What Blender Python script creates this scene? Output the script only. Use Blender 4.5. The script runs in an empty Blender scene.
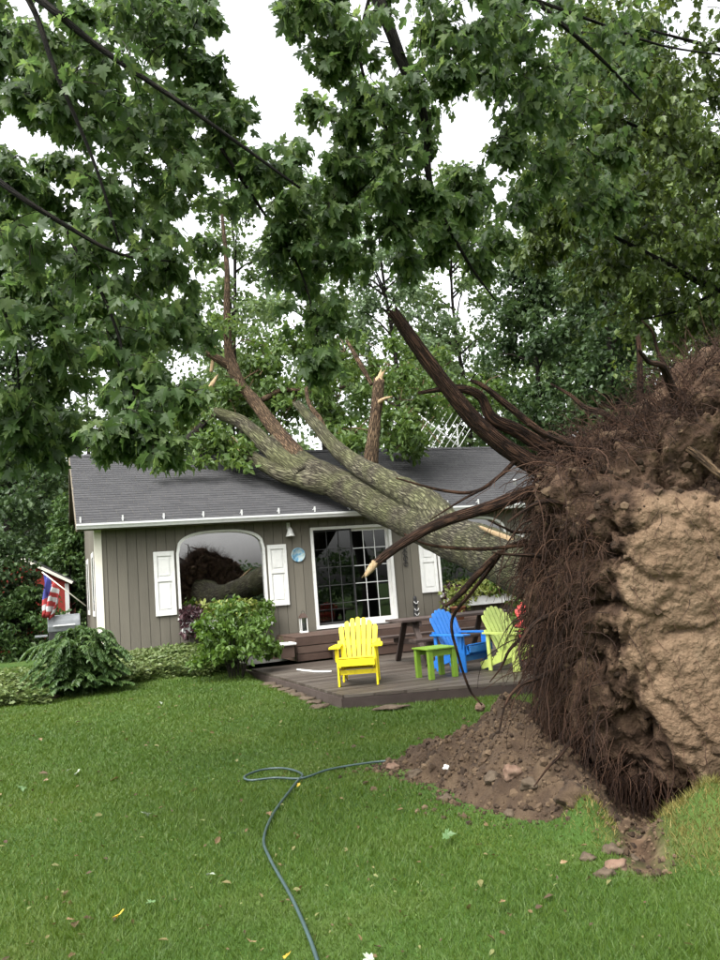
import bpy, math, random
import numpy as np
from mathutils import Vector, Matrix, noise as mn

random.seed(7)
RS = np.random.RandomState(11)
S = bpy.context.scene
COL = S.collection

# ------------------------------------------------------------------ camera
FPX = 820.0
PITCH, ROLL, PHI = math.radians(6.966), math.radians(4.55), math.radians(20.817)
EYE = np.array([0.0, 0.0, 1.6])
FW = np.array([0, math.cos(PITCH), math.sin(PITCH)])
UP0 = np.array([0, -math.sin(PITCH), math.cos(PITCH)])
RT = math.cos(ROLL) * np.array([1.0, 0, 0]) - math.sin(ROLL) * UP0
UP = math.cos(ROLL) * UP0 + math.sin(ROLL) * np.array([1.0, 0, 0])
cam = bpy.data.objects.new('camera', bpy.data.cameras.new('camera'))
COL.objects.link(cam)
cam.data.sensor_fit = 'VERTICAL'
cam.data.sensor_height = 24.0
cam.data.lens = 24.0 * FPX / 960.0
cam.data.clip_start = 0.05
cam.data.clip_end = 2000
M4 = Matrix.Identity(4)
for i in range(3):
    M4[i][0] = RT[i]; M4[i][1] = UP[i]; M4[i][2] = -FW[i]; M4[i][3] = EYE[i]
cam.matrix_world = M4
S.camera = cam

# ------------------------------------------------------------------ sky, sun, exposure (overcast)
W = bpy.data.worlds.new('World'); S.world = W; W.use_nodes = True
wn = W.node_tree.nodes; wl = W.node_tree.links; wn.clear()
SUN_EL, SUN_AZ = math.radians(58), math.radians(215)
sky = wn.new('ShaderNodeTexSky'); sky.sky_type = 'NISHITA'; sky.sun_disc = False
sky.sun_elevation = SUN_EL; sky.sun_rotation = SUN_AZ
sky.air_density = 1.0; sky.dust_density = 6.0; sky.ozone_density = 1.0
hs = wn.new('ShaderNodeHueSaturation'); hs.inputs['Saturation'].default_value = 0.12; hs.inputs['Value'].default_value = 1.15
bg = wn.new('ShaderNodeBackground'); bg.inputs['Strength'].default_value = 0.15
wo = wn.new('ShaderNodeOutputWorld')
wl.new(sky.outputs[0], hs.inputs['Color']); wl.new(hs.outputs[0], bg.inputs[0]); wl.new(bg.outputs[0], wo.inputs[0])
sl = bpy.data.lights.new('sun', 'SUN'); sl.energy = 0.5; sl.angle = math.radians(35); sl.color = (1, .97, .92)
so = bpy.data.objects.new('sun', sl); COL.objects.link(so)
sd = Vector((math.sin(SUN_AZ) * math.cos(SUN_EL), math.cos(SUN_AZ) * math.cos(SUN_EL), math.sin(SUN_EL)))
so.rotation_euler = sd.to_track_quat('Z', 'Y').to_euler(); so.location = (0, -5, 20)
S.view_settings.view_transform = 'Standard'; S.view_settings.look = 'None'
S.view_settings.exposure = 1.9; S.view_settings.gamma = 1.0
S.cycles.use_denoising = True
S.cycles.max_bounces = 7; S.cycles.diffuse_bounces = 3; S.cycles.glossy_bounces = 3
S.cycles.transmission_bounces = 5; S.cycles.transparent_max_bounces = 8
S.cycles.caustics_reflective = False; S.cycles.caustics_refractive = False

# ------------------------------------------------------------------ coordinates
def ray(x, y): return FW + RT * (x - 360) / FPX - UP * (y - 480) / FPX
def at(x, y, Y):
    d = ray(x, y); return EYE + d * (Y / d[1])
def atz(x, y, z):
    d = ray(x, y); return EYE + d * ((z - 1.6) / d[2])
CS, SN = math.cos(PHI), math.sin(PHI)
HO = np.array([-5.162, 15.767])
def H(a, b, z): return np.array([HO[0] + a * CS - b * SN, HO[1] + a * SN + b * CS, z])
def hloc(x, y): q0, q1 = x - HO[0], y - HO[1]; return q0 * CS + q1 * SN, -q0 * SN + q1 * CS

# ------------------------------------------------------------------ materials
def newmat(name):
    m = bpy.data.materials.new(name); m.use_nodes = True
    n = m.node_tree.nodes; l = m.node_tree.links
    b = n['Principled BSDF']
    return m, n, l, b
def ramp(n, stops):
    r = n.new('ShaderNodeValToRGB'); e = r.color_ramp.elements
    while len(e) < len(stops): e.new(0.5)
    for i, (p, c) in enumerate(stops): e[i].position = p; e[i].color = (*c, 1)
    return r
def coords(n, l, scale=(1, 1, 1), kind='Object'):
    tc = n.new('ShaderNodeTexCoord'); mp = n.new('ShaderNodeMapping'); mp.inputs['Scale'].default_value = scale
    l.new(tc.outputs[kind], mp.inputs[0]); return mp
def noise_mat(name, stops, scale=4, rough=.8, stretch=(1, 1, 1), bump=0, bscale=None, kind='Object', detail=8, spec=.3, island=0, obj=0):
    m, n, l, b = newmat(name)
    mp = coords(n, l, stretch, kind)
    t = n.new('ShaderNodeTexNoise'); t.inputs['Scale'].default_value = scale; t.inputs['Detail'].default_value = detail; t.inputs['Roughness'].default_value = .65
    l.new(mp.outputs[0], t.inputs['Vector'])
    r = ramp(n, stops)
    fac = t.outputs['Fac']
    if island:
        g = n.new('ShaderNodeNewGeometry'); mm = n.new('ShaderNodeMix'); mm.inputs[0].default_value = island
        l.new(fac, mm.inputs[2]); l.new(g.outputs['Random Per Island'], mm.inputs[3]); fac = mm.outputs[0]
    if obj:
        oi = n.new('ShaderNodeObjectInfo'); mo_ = n.new('ShaderNodeMix'); mo_.inputs[0].default_value = obj
        l.new(fac, mo_.inputs[2]); l.new(oi.outputs['Random'], mo_.inputs[3]); fac = mo_.outputs[0]
    l.new(fac, r.inputs[0]); l.new(r.outputs[0], b.inputs['Base Color'])
    b.inputs['Roughness'].default_value = rough; b.inputs['Specular IOR Level'].default_value = spec
    if bump:
        t2 = n.new('ShaderNodeTexNoise'); t2.inputs['Scale'].default_value = bscale or scale * 4; t2.inputs['Detail'].default_value = 6
        l.new(mp.outputs[0], t2.inputs['Vector'])
        bp = n.new('ShaderNodeBump'); bp.inputs['Strength'].default_value = bump; bp.inputs['Distance'].default_value = .02
        l.new(t2.outputs['Fac'], bp.inputs['Height']); l.new(bp.outputs[0], b.inputs['Normal'])
    return m
def paint(name, c, rough=.5, wear=.15, spec=.4):
    d = tuple(max(0, v * (1 - wear * 1.6)) for v in c); h = tuple(min(1, v * (1 + wear * .4)) for v in c)
    return noise_mat(name, [(.28, d), (.5, c), (.75, h)], 9, rough, bump=.08, bscale=60, spec=spec)
def leaf_mat(name, dark, mid, light, trans=.35, rough=.5, patch=0.5, pscale=.8, spec=.35, tv=1.6):
    m, n, l, b = newmat(name)
    g = n.new('ShaderNodeNewGeometry')
    mp = coords(n, l)
    t = n.new('ShaderNodeTexNoise'); t.inputs['Scale'].default_value = pscale; t.inputs['Detail'].default_value = 2
    l.new(mp.outputs[0], t.inputs['Vector'])
    mx = n.new('ShaderNodeMix'); mx.inputs[0].default_value = patch
    oi = n.new('ShaderNodeObjectInfo'); sa = n.new('ShaderNodeMath'); fr_ = n.new('ShaderNodeMath'); fr_.operation = 'FRACT'
    l.new(g.outputs['Random Per Island'], sa.inputs[0]); l.new(oi.outputs['Random'], sa.inputs[1]); l.new(sa.outputs[0], fr_.inputs[0])
    l.new(fr_.outputs[0], mx.inputs[2]); l.new(t.outputs['Fac'], mx.inputs[3])
    r = ramp(n, [(.12, dark), (.5, mid), (.9, light)])
    l.new(mx.outputs[0], r.inputs[0]); l.new(r.outputs[0], b.inputs['Base Color'])
    b.inputs['Roughness'].default_value = rough; b.inputs['Specular IOR Level'].default_value = spec
    tr = n.new('ShaderNodeBsdfTranslucent'); hv = n.new('ShaderNodeHueSaturation')
    hv.inputs['Value'].default_value = tv; hv.inputs['Hue'].default_value = .485; hv.inputs['Saturation'].default_value = 1.05
    l.new(r.outputs[0], hv.inputs['Color']); l.new(hv.outputs[0], tr.inputs[0])
    ms = n.new('ShaderNodeMixShader'); ms.inputs[0].default_value = trans
    l.new(b.outputs[0], ms.inputs[1]); l.new(tr.outputs[0], ms.inputs[2])
    l.new(ms.outputs[0], n['Material Output'].inputs[0])
    return m

MT = {}
MT['siding'] = noise_mat('siding_paint', [(.25, (0.0905, 0.0823, 0.0646)), (.5, (0.1164, 0.1057, 0.0832)), (.8, (0.1379, 0.1259, 0.0984))], 3, .75, (1, 1, .25), .15, 40, obj=.35)
MT['sheathing'] = noise_mat('sheathing', [(.3, (0.0455, 0.0416, 0.0338)), (.7, (0.065, 0.0598, 0.0494))], 4, .9)
MT['white'] = paint('white_paint', (.62, .62, .59), .5, .08)
MT['cream'] = paint('cream_trim', (0.629, 0.6035, 0.51), .5, .06)
MT['gutter'] = paint('gutter_metal', (0.527, 0.5355, 0.5185), .4, .08)
MT['soffit'] = noise_mat('soffit_wood', [(.3, (.10, .085, .06)), (.7, (.16, .135, .10))], 4, .8)
MT['shingle'] = noise_mat('asphalt_shingle', [(.2, (0.0273, 0.0273, 0.0288)), (.5, (0.0422, 0.0422, 0.0437)), (.85, (0.062, 0.061, 0.0605))], 14, .92, bump=.5, bscale=180, island=.2, spec=.2)
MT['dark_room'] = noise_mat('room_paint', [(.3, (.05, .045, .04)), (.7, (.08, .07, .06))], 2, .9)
MT['curtain'] = noise_mat('curtain_cloth', [(.3, (.16, .15, .13)), (.7, (.24, .22, .19))], 3, .9, (12, 12, .3))
MT['deck'] = noise_mat('deck_wood', [(.2, (0.0364, 0.0279, 0.0212)), (.5, (0.0578, 0.0463, 0.0362)), (.8, (0.0812, 0.0698, 0.0573))], 6, .55, (1, 1, 1), .2, 50, obj=.5)
MT['stepwood'] = noise_mat('stained_step_wood', [(.2, (0.035, 0.021, 0.0154)), (.5, (0.0595, 0.0364, 0.0266)), (.85, (0.091, 0.0616, 0.0462))], 5, .6, bump=.2, obj=.4)
MT['tablewood'] = noise_mat('picnic_table_wood', [(.2, (0.0245, 0.0168, 0.014)), (.6, (0.049, 0.035, 0.0294)), (.9, (0.084, 0.0665, 0.0595))], 5, .6, bump=.2, obj=.4)
MT['yellow'] = paint('yellow_paint', (.76, .62, .0114), .5, .2)
MT['blue'] = paint('blue_paint', (0.0144, 0.1312, 0.433), .42, .14)
MT['lime'] = paint('lime_paint', (.44, .53, .13), .45, .12)
MT['green'] = paint('green_paint', (0.119, 0.2142, 0.0179), .5, .14)
MT['red'] = paint('coral_red_paint', (0.612, 0.084, 0.0715), .45, .1)
MT['barn'] = noise_mat('barn_red', [(.3, (.22, .025, .018)), (.7, (.36, .05, .035))], 3, .8)
MT['grey_metal'] = noise_mat('grey_cover', [(.3, (.10, .11, .115)), (.7, (.17, .18, .185))], 6, .5)
MT['black'] = noise_mat('black_metal', [(.3, (.012, .012, .012)), (.7, (.03, .03, .03))], 8, .5)
MT['alu'] = noise_mat('aluminium', [(.3, (.5, .51, .5)), (.7, (.68, .69, .68))], 10, .35, spec=.8)
MT['terracotta'] = noise_mat('terracotta', [(.3, (.22, .09, .05)), (.7, (.33, .15, .09))], 6, .8)
MT['stone'] = noise_mat('stone', [(.25, (0.038, 0.0269, 0.018)), (.5, (0.0634, 0.0458, 0.0296)), (.8, (0.0982, 0.0754, 0.0507))], 5, .85, bump=.6, bscale=25)
MT['stone_red'] = noise_mat('reddish_stone', [(.25, (0.077, 0.0413, 0.0268)), (.5, (0.127, 0.0784, 0.0536)), (.8, (0.1617, 0.1155, 0.0825))], 5, .85, bump=.6, bscale=25)
MT['hose'] = noise_mat('hose_rubber', [(.3, (0.0175, 0.0361, 0.0361)), (.7, (0.035, 0.0638, 0.0616))], 5, .4, spec=.5)
MT['rope'] = noise_mat('white_hose', [(.3, (.5, .5, .47)), (.7, (.7, .7, .66))], 9, .5)
MT['foundation'] = noise_mat('foundation_concrete', [(.3, (.14, .135, .125)), (.7, (.2, .19, .18))], 6, .9)

def bark_mat(name, groove, ridge, moss, su=1.0, mossiness=.5):
    m, n, l, b = newmat(name)
    mp = coords(n, l, (10 * su, 1.7 * su, 1), 'UV')
    wob = n.new('ShaderNodeTexNoise'); wob.inputs['Scale'].default_value = 2.0; wob.inputs['Detail'].default_value = 4
    l.new(mp.outputs[0], wob.inputs['Vector'])
    add = n.new('ShaderNodeVectorMath'); add.operation = 'MULTIPLY_ADD'; add.inputs[1].default_value = (.9, .9, 0)
    l.new(wob.outputs['Color'], add.inputs[0]); l.new(mp.outputs[0], add.inputs[2])
    v = n.new('ShaderNodeTexVoronoi'); v.feature = 'DISTANCE_TO_EDGE'; v.inputs['Scale'].default_value = 1.9
    l.new(add.outputs[0], v.inputs['Vector'])
    t = n.new('ShaderNodeTexNoise'); t.inputs['Scale'].default_value = 5; t.inputs['Detail'].default_value = 10; t.inputs['Roughness'].default_value = .7
    l.new(mp.outputs[0], t.inputs['Vector'])
    r = ramp(n, [(.0, groove), (.12, tuple(.5 * (g + h) for g, h in zip(groove, ridge))), (.45, ridge)])
    l.new(v.outputs['Distance'], r.inputs[0])
    mo = coords(n, l)
    t3 = n.new('ShaderNodeTexNoise'); t3.inputs['Scale'].default_value = 1.7; t3.inputs['Detail'].default_value = 6
    l.new(mo.outputs[0], t3.inputs['Vector'])
    r3 = ramp(n, [(.38, (0, 0, 0)), (.62, (mossiness,) * 3)])
    l.new(t3.outputs['Fac'], r3.inputs[0])
    mx = n.new('ShaderNodeMix'); mx.data_type = 'RGBA'; mx.blend_type = 'MIX'
    l.new(r3.outputs[0], mx.inputs[0]); l.new(r.outputs[0], mx.inputs[6]); mx.inputs[7].default_value = (*moss, 1)
    m2 = n.new('ShaderNodeMix'); m2.data_type = 'RGBA'; m2.blend_type = 'MULTIPLY'; m2.inputs[0].default_value = .75
    r4 = ramp(n, [(.25, (.68, .66, .62)), (.7, (1.15, 1.15, 1.12))]); l.new(t.outputs['Fac'], r4.inputs[0])
    l.new(mx.outputs[2], m2.inputs[6]); l.new(r4.outputs[0], m2.inputs[7])
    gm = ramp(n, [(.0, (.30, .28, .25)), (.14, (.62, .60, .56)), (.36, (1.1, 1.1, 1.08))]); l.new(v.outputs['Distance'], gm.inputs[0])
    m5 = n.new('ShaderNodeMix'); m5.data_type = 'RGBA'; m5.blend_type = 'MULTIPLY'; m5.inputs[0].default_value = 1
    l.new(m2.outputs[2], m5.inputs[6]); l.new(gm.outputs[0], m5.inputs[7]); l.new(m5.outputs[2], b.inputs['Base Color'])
    b.inputs['Roughness'].default_value = .9; b.inputs['Specular IOR Level'].default_value = .2
    ad = n.new('ShaderNodeMath'); ad.operation = 'MULTIPLY_ADD'; ad.inputs[1].default_value = .35
    sm = n.new('ShaderNodeMath'); sm.operation = 'MINIMUM'; sm.inputs[1].default_value = .3; l.new(v.outputs['Distance'], sm.inputs[0])
    l.new(t.outputs['Fac'], ad.inputs[0]); l.new(sm.outputs[0], ad.inputs[2])
    bp = n.new('ShaderNodeBump'); bp.inputs['Strength'].default_value = 1; bp.inputs['Distance'].default_value = .10
    l.new(ad.outputs[0], bp.inputs['Height']); l.new(bp.outputs[0], b.inputs['Normal'])
    return m
MT['bark'] = bark_mat('furrowed_bark', (0.0372, 0.0312, 0.0223), (0.1708, 0.1596, 0.1151), (0.1263, 0.1374, 0.0631), 1.0, .75)
MT['bark_brown'] = bark_mat('brown_bark', (0.0496, 0.0297, 0.018), (0.2083, 0.1348, 0.0854), (0.1686, 0.1302, 0.0719), 1.6, .3)
MT['bark_dark'] = bark_mat('dark_bark', (0.0096, 0.008, 0.0064), (0.04, 0.0336, 0.0272), (0.032, 0.036, 0.02), 2.0, .3)
MT['root'] = bark_mat('root_bark', (0.0258, 0.0125, 0.0074), (0.1076, 0.0562, 0.0351), (0.0861, 0.0507, 0.0293), 1.6, .3)
MT['splinter'] = noise_mat('splintered_wood', [(.25, (0.1488, 0.0843, 0.0372)), (.5, (0.2579, 0.1835, 0.0992)), (.8, (0.3274, 0.2629, 0.1686))], 14, .8, (3, 3, .4), .5, 40)
MT['rootlet'] = noise_mat('fine_roots', [(.25, (0.0137, 0.0062, 0.0035)), (.55, (0.0332, 0.0155, 0.0085)), (.85, (0.0585, 0.0293, 0.0158))], 3, .9, island=.6)

# root-plate soil: tan subsoil below, dark humus in the upper layer (vertex value: how deep the soil lay, darkened in cracks and hollows)
def soil_plate_mat():
    m, n, l, b = newmat('root_plate_soil')
    at_ = n.new('ShaderNodeAttribute'); at_.attribute_name = 'subsoil'
    mp = coords(n, l)
    t = n.new('ShaderNodeTexNoise'); t.inputs['Scale'].default_value = 2.6; t.inputs['Detail'].default_value = 12; t.inputs['Roughness'].default_value = .7
    l.new(mp.outputs[0], t.inputs['Vector'])
    tan = ramp(n, [(.25, (.042, .025, .015)), (.40, (.095, .061, .037)), (.55, (.138, .094, .059)), (.72, (.20, .148, .10))])
    mpv = coords(n, l, (5, 5, 1.1)); tv_ = n.new('ShaderNodeTexNoise'); tv_.inputs['Scale'].default_value = 3.0; tv_.inputs['Detail'].default_value = 9; tv_.inputs['Roughness'].default_value = .75; l.new(mpv.outputs[0], tv_.inputs['Vector'])
    tg = n.new('ShaderNodeTexNoise'); tg.inputs['Scale'].default_value = 60; tg.inputs['Detail'].default_value = 4; l.new(mp.outputs[0], tg.inputs['Vector'])
    a1 = n.new('ShaderNodeMix'); a1.inputs[0].default_value = .42; l.new(t.outputs['Fac'], a1.inputs[2]); l.new(tv_.outputs['Fac'], a1.inputs[3])
    a2 = n.new('ShaderNodeMix'); a2.inputs[0].default_value = .22; l.new(a1.outputs[0], a2.inputs[2]); l.new(tg.outputs['Fac'], a2.inputs[3]); l.new(a2.outputs[0], tan.inputs[0])
    t2 = n.new('ShaderNodeTexNoise'); t2.inputs['Scale'].default_value = 7; t2.inputs['Detail'].default_value = 10; l.new(mp.outputs[0], t2.inputs['Vector'])
    dk = ramp(n, [(.3, (.018, .011, .007)), (.52, (.055, .034, .022)), (.75, (.12, .08, .05))]); l.new(t2.outputs['Fac'], dk.inputs[0])
    ad = n.new('ShaderNodeMath'); ad.operation = 'MULTIPLY_ADD'; ad.inputs[1].default_value = .7
    l.new(t2.outputs['Fac'], ad.inputs[0]); l.new(at_.outputs['Fac'], ad.inputs[2])
    r = ramp(n, [(.5, (0, 0, 0)), (.92, (1, 1, 1))]); l.new(ad.outputs[0], r.inputs[0])
    mx = n.new('ShaderNodeMix'); mx.data_type = 'RGBA'
    l.new(r.outputs[0], mx.inputs[0]); l.new(dk.outputs[0], mx.inputs[6]); l.new(tan.outputs[0], mx.inputs[7])
    l.new(mx.outputs[2], b.inputs['Base Color']); b.inputs['Roughness'].default_value = .95; b.inputs['Specular IOR Level'].default_value = .15
    t4 = n.new('ShaderNodeTexNoise'); t4.inputs['Scale'].default_value = 22; t4.inputs['Detail'].default_value = 8; l.new(mp.outputs[0], t4.inputs['Vector'])
    bp = n.new('ShaderNodeBump'); bp.inputs['Strength'].default_value = .9; bp.inputs['Distance'].default_value = .04
    l.new(t4.outputs['Fac'], bp.inputs['Height']); l.new(bp.outputs[0], b.inputs['Normal'])
    return m
MT['plate'] = soil_plate_mat()
MT['mound'] = noise_mat('loose_soil', [(.25, (0.0158, 0.0091, 0.0049)), (.45, (0.0366, 0.0226, 0.0126)), (.6, (0.0592, 0.0389, 0.0219)), (.8, (0.0836, 0.0584, 0.0343))], 5, .95, bump=1, bscale=30, detail=12)
MT['clod'] = noise_mat('soil_clods', [(.25, (0.0203, 0.0119, 0.0063)), (.5, (0.0527, 0.0335, 0.019)), (.85, (0.1013, 0.0689, 0.0411))], 4, .95, bump=.6, bscale=40, island=.6)

def lawn_mat():
    m, n, l, b = newmat('lawn_ground')
    at_ = n.new('ShaderNodeAttribute'); at_.attribute_name = 'soil'
    mp = coords(n, l)
    t = n.new('ShaderNodeTexNoise'); t.inputs['Scale'].default_value = .9; t.inputs['Detail'].default_value = 8; l.new(mp.outputs[0], t.inputs['Vector'])
    r = ramp(n, [(.3, (.022, .045, .010)), (.5, (.035, .068, .014)), (.72, (.066, .085, .024))]); l.new(t.outputs['Fac'], r.inputs[0])
    t2 = n.new('ShaderNodeTexNoise'); t2.inputs['Scale'].default_value = 9; t2.inputs['Detail'].default_value = 10; l.new(mp.outputs[0], t2.inputs['Vector'])
    dk = ramp(n, [(.3, (.022, .014, .009)), (.55, (.075, .048, .03)), (.8, (.15, .105, .07))]); l.new(t2.outputs['Fac'], dk.inputs[0])
    mx = n.new('ShaderNodeMix'); mx.data_type = 'RGBA'
    l.new(at_.outputs['Fac'], mx.inputs[0]); l.new(r.outputs[0], mx.inputs[6]); l.new(dk.outputs[0], mx.inputs[7])
    l.new(mx.outputs[2], b.inputs['Base Color']); b.inputs['Roughness'].default_value = .95; b.inputs['Specular IOR Level'].default_value = .1
    bp = n.new('ShaderNodeBump'); bp.inputs['Strength'].default_value = .8; bp.inputs['Distance'].default_value = .03
    l.new(t2.outputs['Fac'], bp.inputs['Height']); l.new(bp.outputs[0], b.inputs['Normal'])
    return m
MT['lawn'] = lawn_mat()
MT['grass'] = leaf_mat('grass_blades', (0.0267, 0.0549, 0.0048), (0.0463, 0.0906, 0.0073), (0.093, 0.1256, 0.014), .25, .55, .62, .55)
MT['grass_dry'] = leaf_mat('yellowing_turf_blades', (0.06, 0.063, 0.013), (0.12, 0.1176, 0.0252), (0.26, 0.1848, 0.0612), .25, .6, .5, 2.5)
MT['maple'] = leaf_mat('maple_leaves', (0.0317, 0.0587, 0.0196), (0.052, 0.0961, 0.027), (0.1078, 0.1526, 0.0491), .52, .5, .35, .9, .35, 2.1)
MT['olive'] = leaf_mat('olive_leaves', (0.0314, 0.0532, 0.0117), (0.0582, 0.092, 0.0174), (0.1075, 0.1452, 0.0339), .38, .5, .4, .7)
MT['bgleaf'] = leaf_mat('distant_leaves', (0.042, 0.075, 0.024), (0.0788, 0.125, 0.04), (0.1365, 0.19, 0.068), .4, .55, .5, .35)
MT['bghaze'] = leaf_mat('haze_paled_leaves', (.06, .10, .045), (.11, .165, .08), (.18, .235, .13), .42, .55, .5, .35)  # haze over the middle trees, put into a paler leaf colour
MT['bgdark'] = leaf_mat('dark_leaves', (0.0168, 0.0357, 0.0122), (0.0299, 0.0578, 0.0184), (0.0561, 0.0935, 0.0275), .35, .55, .5, .4)
MT['fallenleaf'] = leaf_mat('broken_crown_leaves', (0.032, 0.064, 0.0128), (0.06, 0.108, 0.0208), (0.112, 0.16, 0.04), .38, .5, .5, .8)
MT['shrub'] = leaf_mat('shrub_leaves', (0.0324, 0.0684, 0.0086), (0.0612, 0.1188, 0.0158), (0.108, 0.1728, 0.036), .35, .5, .45, 2)
MT['bush'] = leaf_mat('bush_leaves', (0.02, 0.048, 0.0112), (0.042, 0.085, 0.0192), (0.09, 0.14, 0.04), .3, .5, .5, 2.5)
MT['cover'] = leaf_mat('groundcover_leaves', (0.0439, 0.0747, 0.0175), (0.0922, 0.1316, 0.0394), (0.193, 0.2282, 0.0965), .3, .5, .5, 4)
MT['purple'] = leaf_mat('purple_leaves', (.02, .008, .010), (.045, .018, .022), (.09, .045, .045), .25, .5, .4, 4)
MT['varieg'] = leaf_mat('variegated_leaves', (0.07, 0.098, 0.014), (0.14, 0.175, 0.035), (0.252, 0.266, 0.084), .3, .5, .4, 4)

def glass_mat(name, refl, tint=(.9, .95, .95)):
    m, n, l, b = newmat(name); n.remove(b)
    fr = n.new('ShaderNodeFresnel'); fr.inputs[0].default_value = 1.5
    a = n.new('ShaderNodeMath'); a.operation = 'ADD'; a.use_clamp = True; a.inputs[1].default_value = refl; l.new(fr.outputs[0], a.inputs[0])
    tr = n.new('ShaderNodeBsdfTransparent'); tr.inputs[0].default_value = (*tint, 1)
    gl = n.new('ShaderNodeBsdfGlossy'); gl.inputs['Roughness'].default_value = .01
    tc = coords(n, l); t = n.new('ShaderNodeTexNoise'); t.inputs['Scale'].default_value = 1.2; l.new(tc.outputs[0], t.inputs['Vector'])
    bp = n.new('ShaderNodeBump'); bp.inputs['Strength'].default_value = .06; bp.inputs['Distance'].default_value = .02; l.new(t.outputs['Fac'], bp.inputs['Height']); l.new(bp.outputs[0], gl.inputs['Normal'])
    ms = n.new('ShaderNodeMixShader'); l.new(a.outputs[0], ms.inputs[0]); l.new(tr.outputs[0], ms.inputs[1]); l.new(gl.outputs[0], ms.inputs[2])
    l.new(ms.outputs[0], n['Material Output'].inputs[0]); return m
MT['glass'] = glass_mat('window_glass', .40, (.5, .54, .56))
MT['glass_door'] = glass_mat('door_glass', .05, (.55, .58, .58))

# ------------------------------------------------------------------ mesh helpers
class MB:
    def __init__(s): s.v = []; s.f = []; s.uv = None
    def add(s, v, f):
        o = len(s.v); s.v.extend([tuple(map(float, p)) for p in v]); s.f.extend([tuple(int(i) + o for i in q) for q in f]); return s
    def box(s, x0, x1, y0, y1, z0, z1):
        v = [(x, y, z) for z in (z0, z1) for y in (y0, y1) for x in (x0, x1)]
        return s.add(v, [(0, 2, 3, 1), (4, 5, 7, 6), (0, 1, 5, 4), (2, 6, 7, 3), (0, 4, 6, 2), (1, 3, 7, 5)])
    def beam(s, p, q, w, h, up=(0, 0, 1)):
        p, q = Vector(p), Vector(q); d = (q - p).normalized(); u = Vector(up); sd_ = d.cross(u).normalized(); u = sd_.cross(d)
        v = [tuple(c + sd_ * (sx * w / 2) + u * (sz * h / 2)) for c in (p, q) for sz in (-1, 1) for sx in (-1, 1)]
        return s.add(v, [(0, 1, 3, 2), (4, 6, 7, 5), (0, 4, 5, 1), (2, 3, 7, 6), (0, 2, 6, 4), (1, 5, 7, 3)])
    def prism(s, outline, fn0, fn1):
        n = len(outline); v = [fn0(*p) for p in outline] + [fn1(*p) for p in outline]
        return s.add(v, [tuple(range(n - 1, -1, -1)), tuple(range(n, 2 * n))] + [(i, (i + 1) % n, n + (i + 1) % n, n + i) for i in range(n)])
    def tube(s, path, rad, k=6):
        v, f, _ = tube_arrays(path, rad, k, None); return s.add(v, f)
    def lathe(s, prof, c=(0, 0, 0), k=20):
        v = []; f = []
        for r, z in prof:
            for i in range(k): a = 2 * math.pi * i / k; v.append((c[0] + r * math.cos(a), c[1] + r * math.sin(a), c[2] + z))
        for j in range(len(prof) - 1):
            for i in range(k): f.append((j * k + i, j * k + (i + 1) % k, (j + 1) * k + (i + 1) % k, (j + 1) * k + i))
        f.append(tuple(range(k - 1, -1, -1))); f.append(tuple((len(prof) - 1) * k + i for i in range(k)))
        return s.add(v, f)
    def build(s, name, mat, parent=None, smooth=False, bevel=0):
        me = bpy.data.meshes.new(name); me.from_pydata(s.v, [], s.f); me.update()
        return link(name, me, mat, parent, smooth, bevel)
def link(name, me, mat, parent=None, smooth=False, bevel=0):
    o = bpy.data.objects.new(name, me); COL.objects.link(o)
    if mat is not None and not me.materials: me.materials.append(MT[mat] if isinstance(mat, str) else mat)
    if smooth: me.polygons.foreach_set('use_smooth', [True] * len(me.polygons))
    if bevel:
        b = o.modifiers.new('edge', 'BEVEL'); b.width = bevel; b.segments = 2; b.limit_method = 'ANGLE'
    if parent is not None: o.parent = parent
    return o
def tag(o, label=None, cat=None, group=None, kind=None):
    if label: o['label'] = label
    if cat: o['category'] = cat
    if group: o['group'] = group
    if kind: o['kind'] = kind
    return o
def thing(name, label, cat, loc=(0, 0, 0), rz=0, group=None):
    o = bpy.data.objects.new(name, None); COL.objects.link(o); o.location = loc; o.rotation_euler = (0, 0, rz); o.empty_display_size = .2
    return tag(o, label, cat, group)
def np_mesh(name, V, F, mat, parent=None, smooth=False):
    V = np.asarray(V, np.float32).reshape(-1, 3); F = np.asarray(F, np.int32); k = F.shape[1]
    me = bpy.data.meshes.new(name)
    me.vertices.add(len(V)); me.vertices.foreach_set('co', V.ravel())
    me.loops.add(F.size); me.loops.foreach_set('vertex_index', F.ravel())
    me.polygons.add(len(F)); me.polygons.foreach_set('loop_start', np.arange(0, F.size, k, dtype=np.int32))
    me.polygons.foreach_set('use_smooth', np.full(len(F), smooth))
    me.update(calc_edges=True)
    return link(name, me, mat, parent)
def put_uv(o, UV):
    me = o.data; idx = np.empty(len(me.loops), np.int32); me.loops.foreach_get('vertex_index', idx)
    lay = me.uv_layers.new(name='UVMap'); lay.data.foreach_set('uv', np.asarray(UV, np.float32)[idx].ravel())
def catmull(P, n):
    P = np.asarray(P, float); P = np.vstack([2 * P[0] - P[1], P, 2 * P[-1] - P[-2]]); out = []
    m = len(P) - 3
    for i in range(m):
        p0, p1, p2, p3 = P[i:i + 4]
        for t in np.linspace(0, 1, n, endpoint=(i == m - 1)):
            out.append(.5 * ((2 * p1) + (p2 - p0) * t + (2 * p0 - 5 * p1 + 4 * p2 - p3) * t * t + (3 * p1 - p0 - 3 * p2 + p3) * t ** 3))
    return np.array(out)
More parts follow.
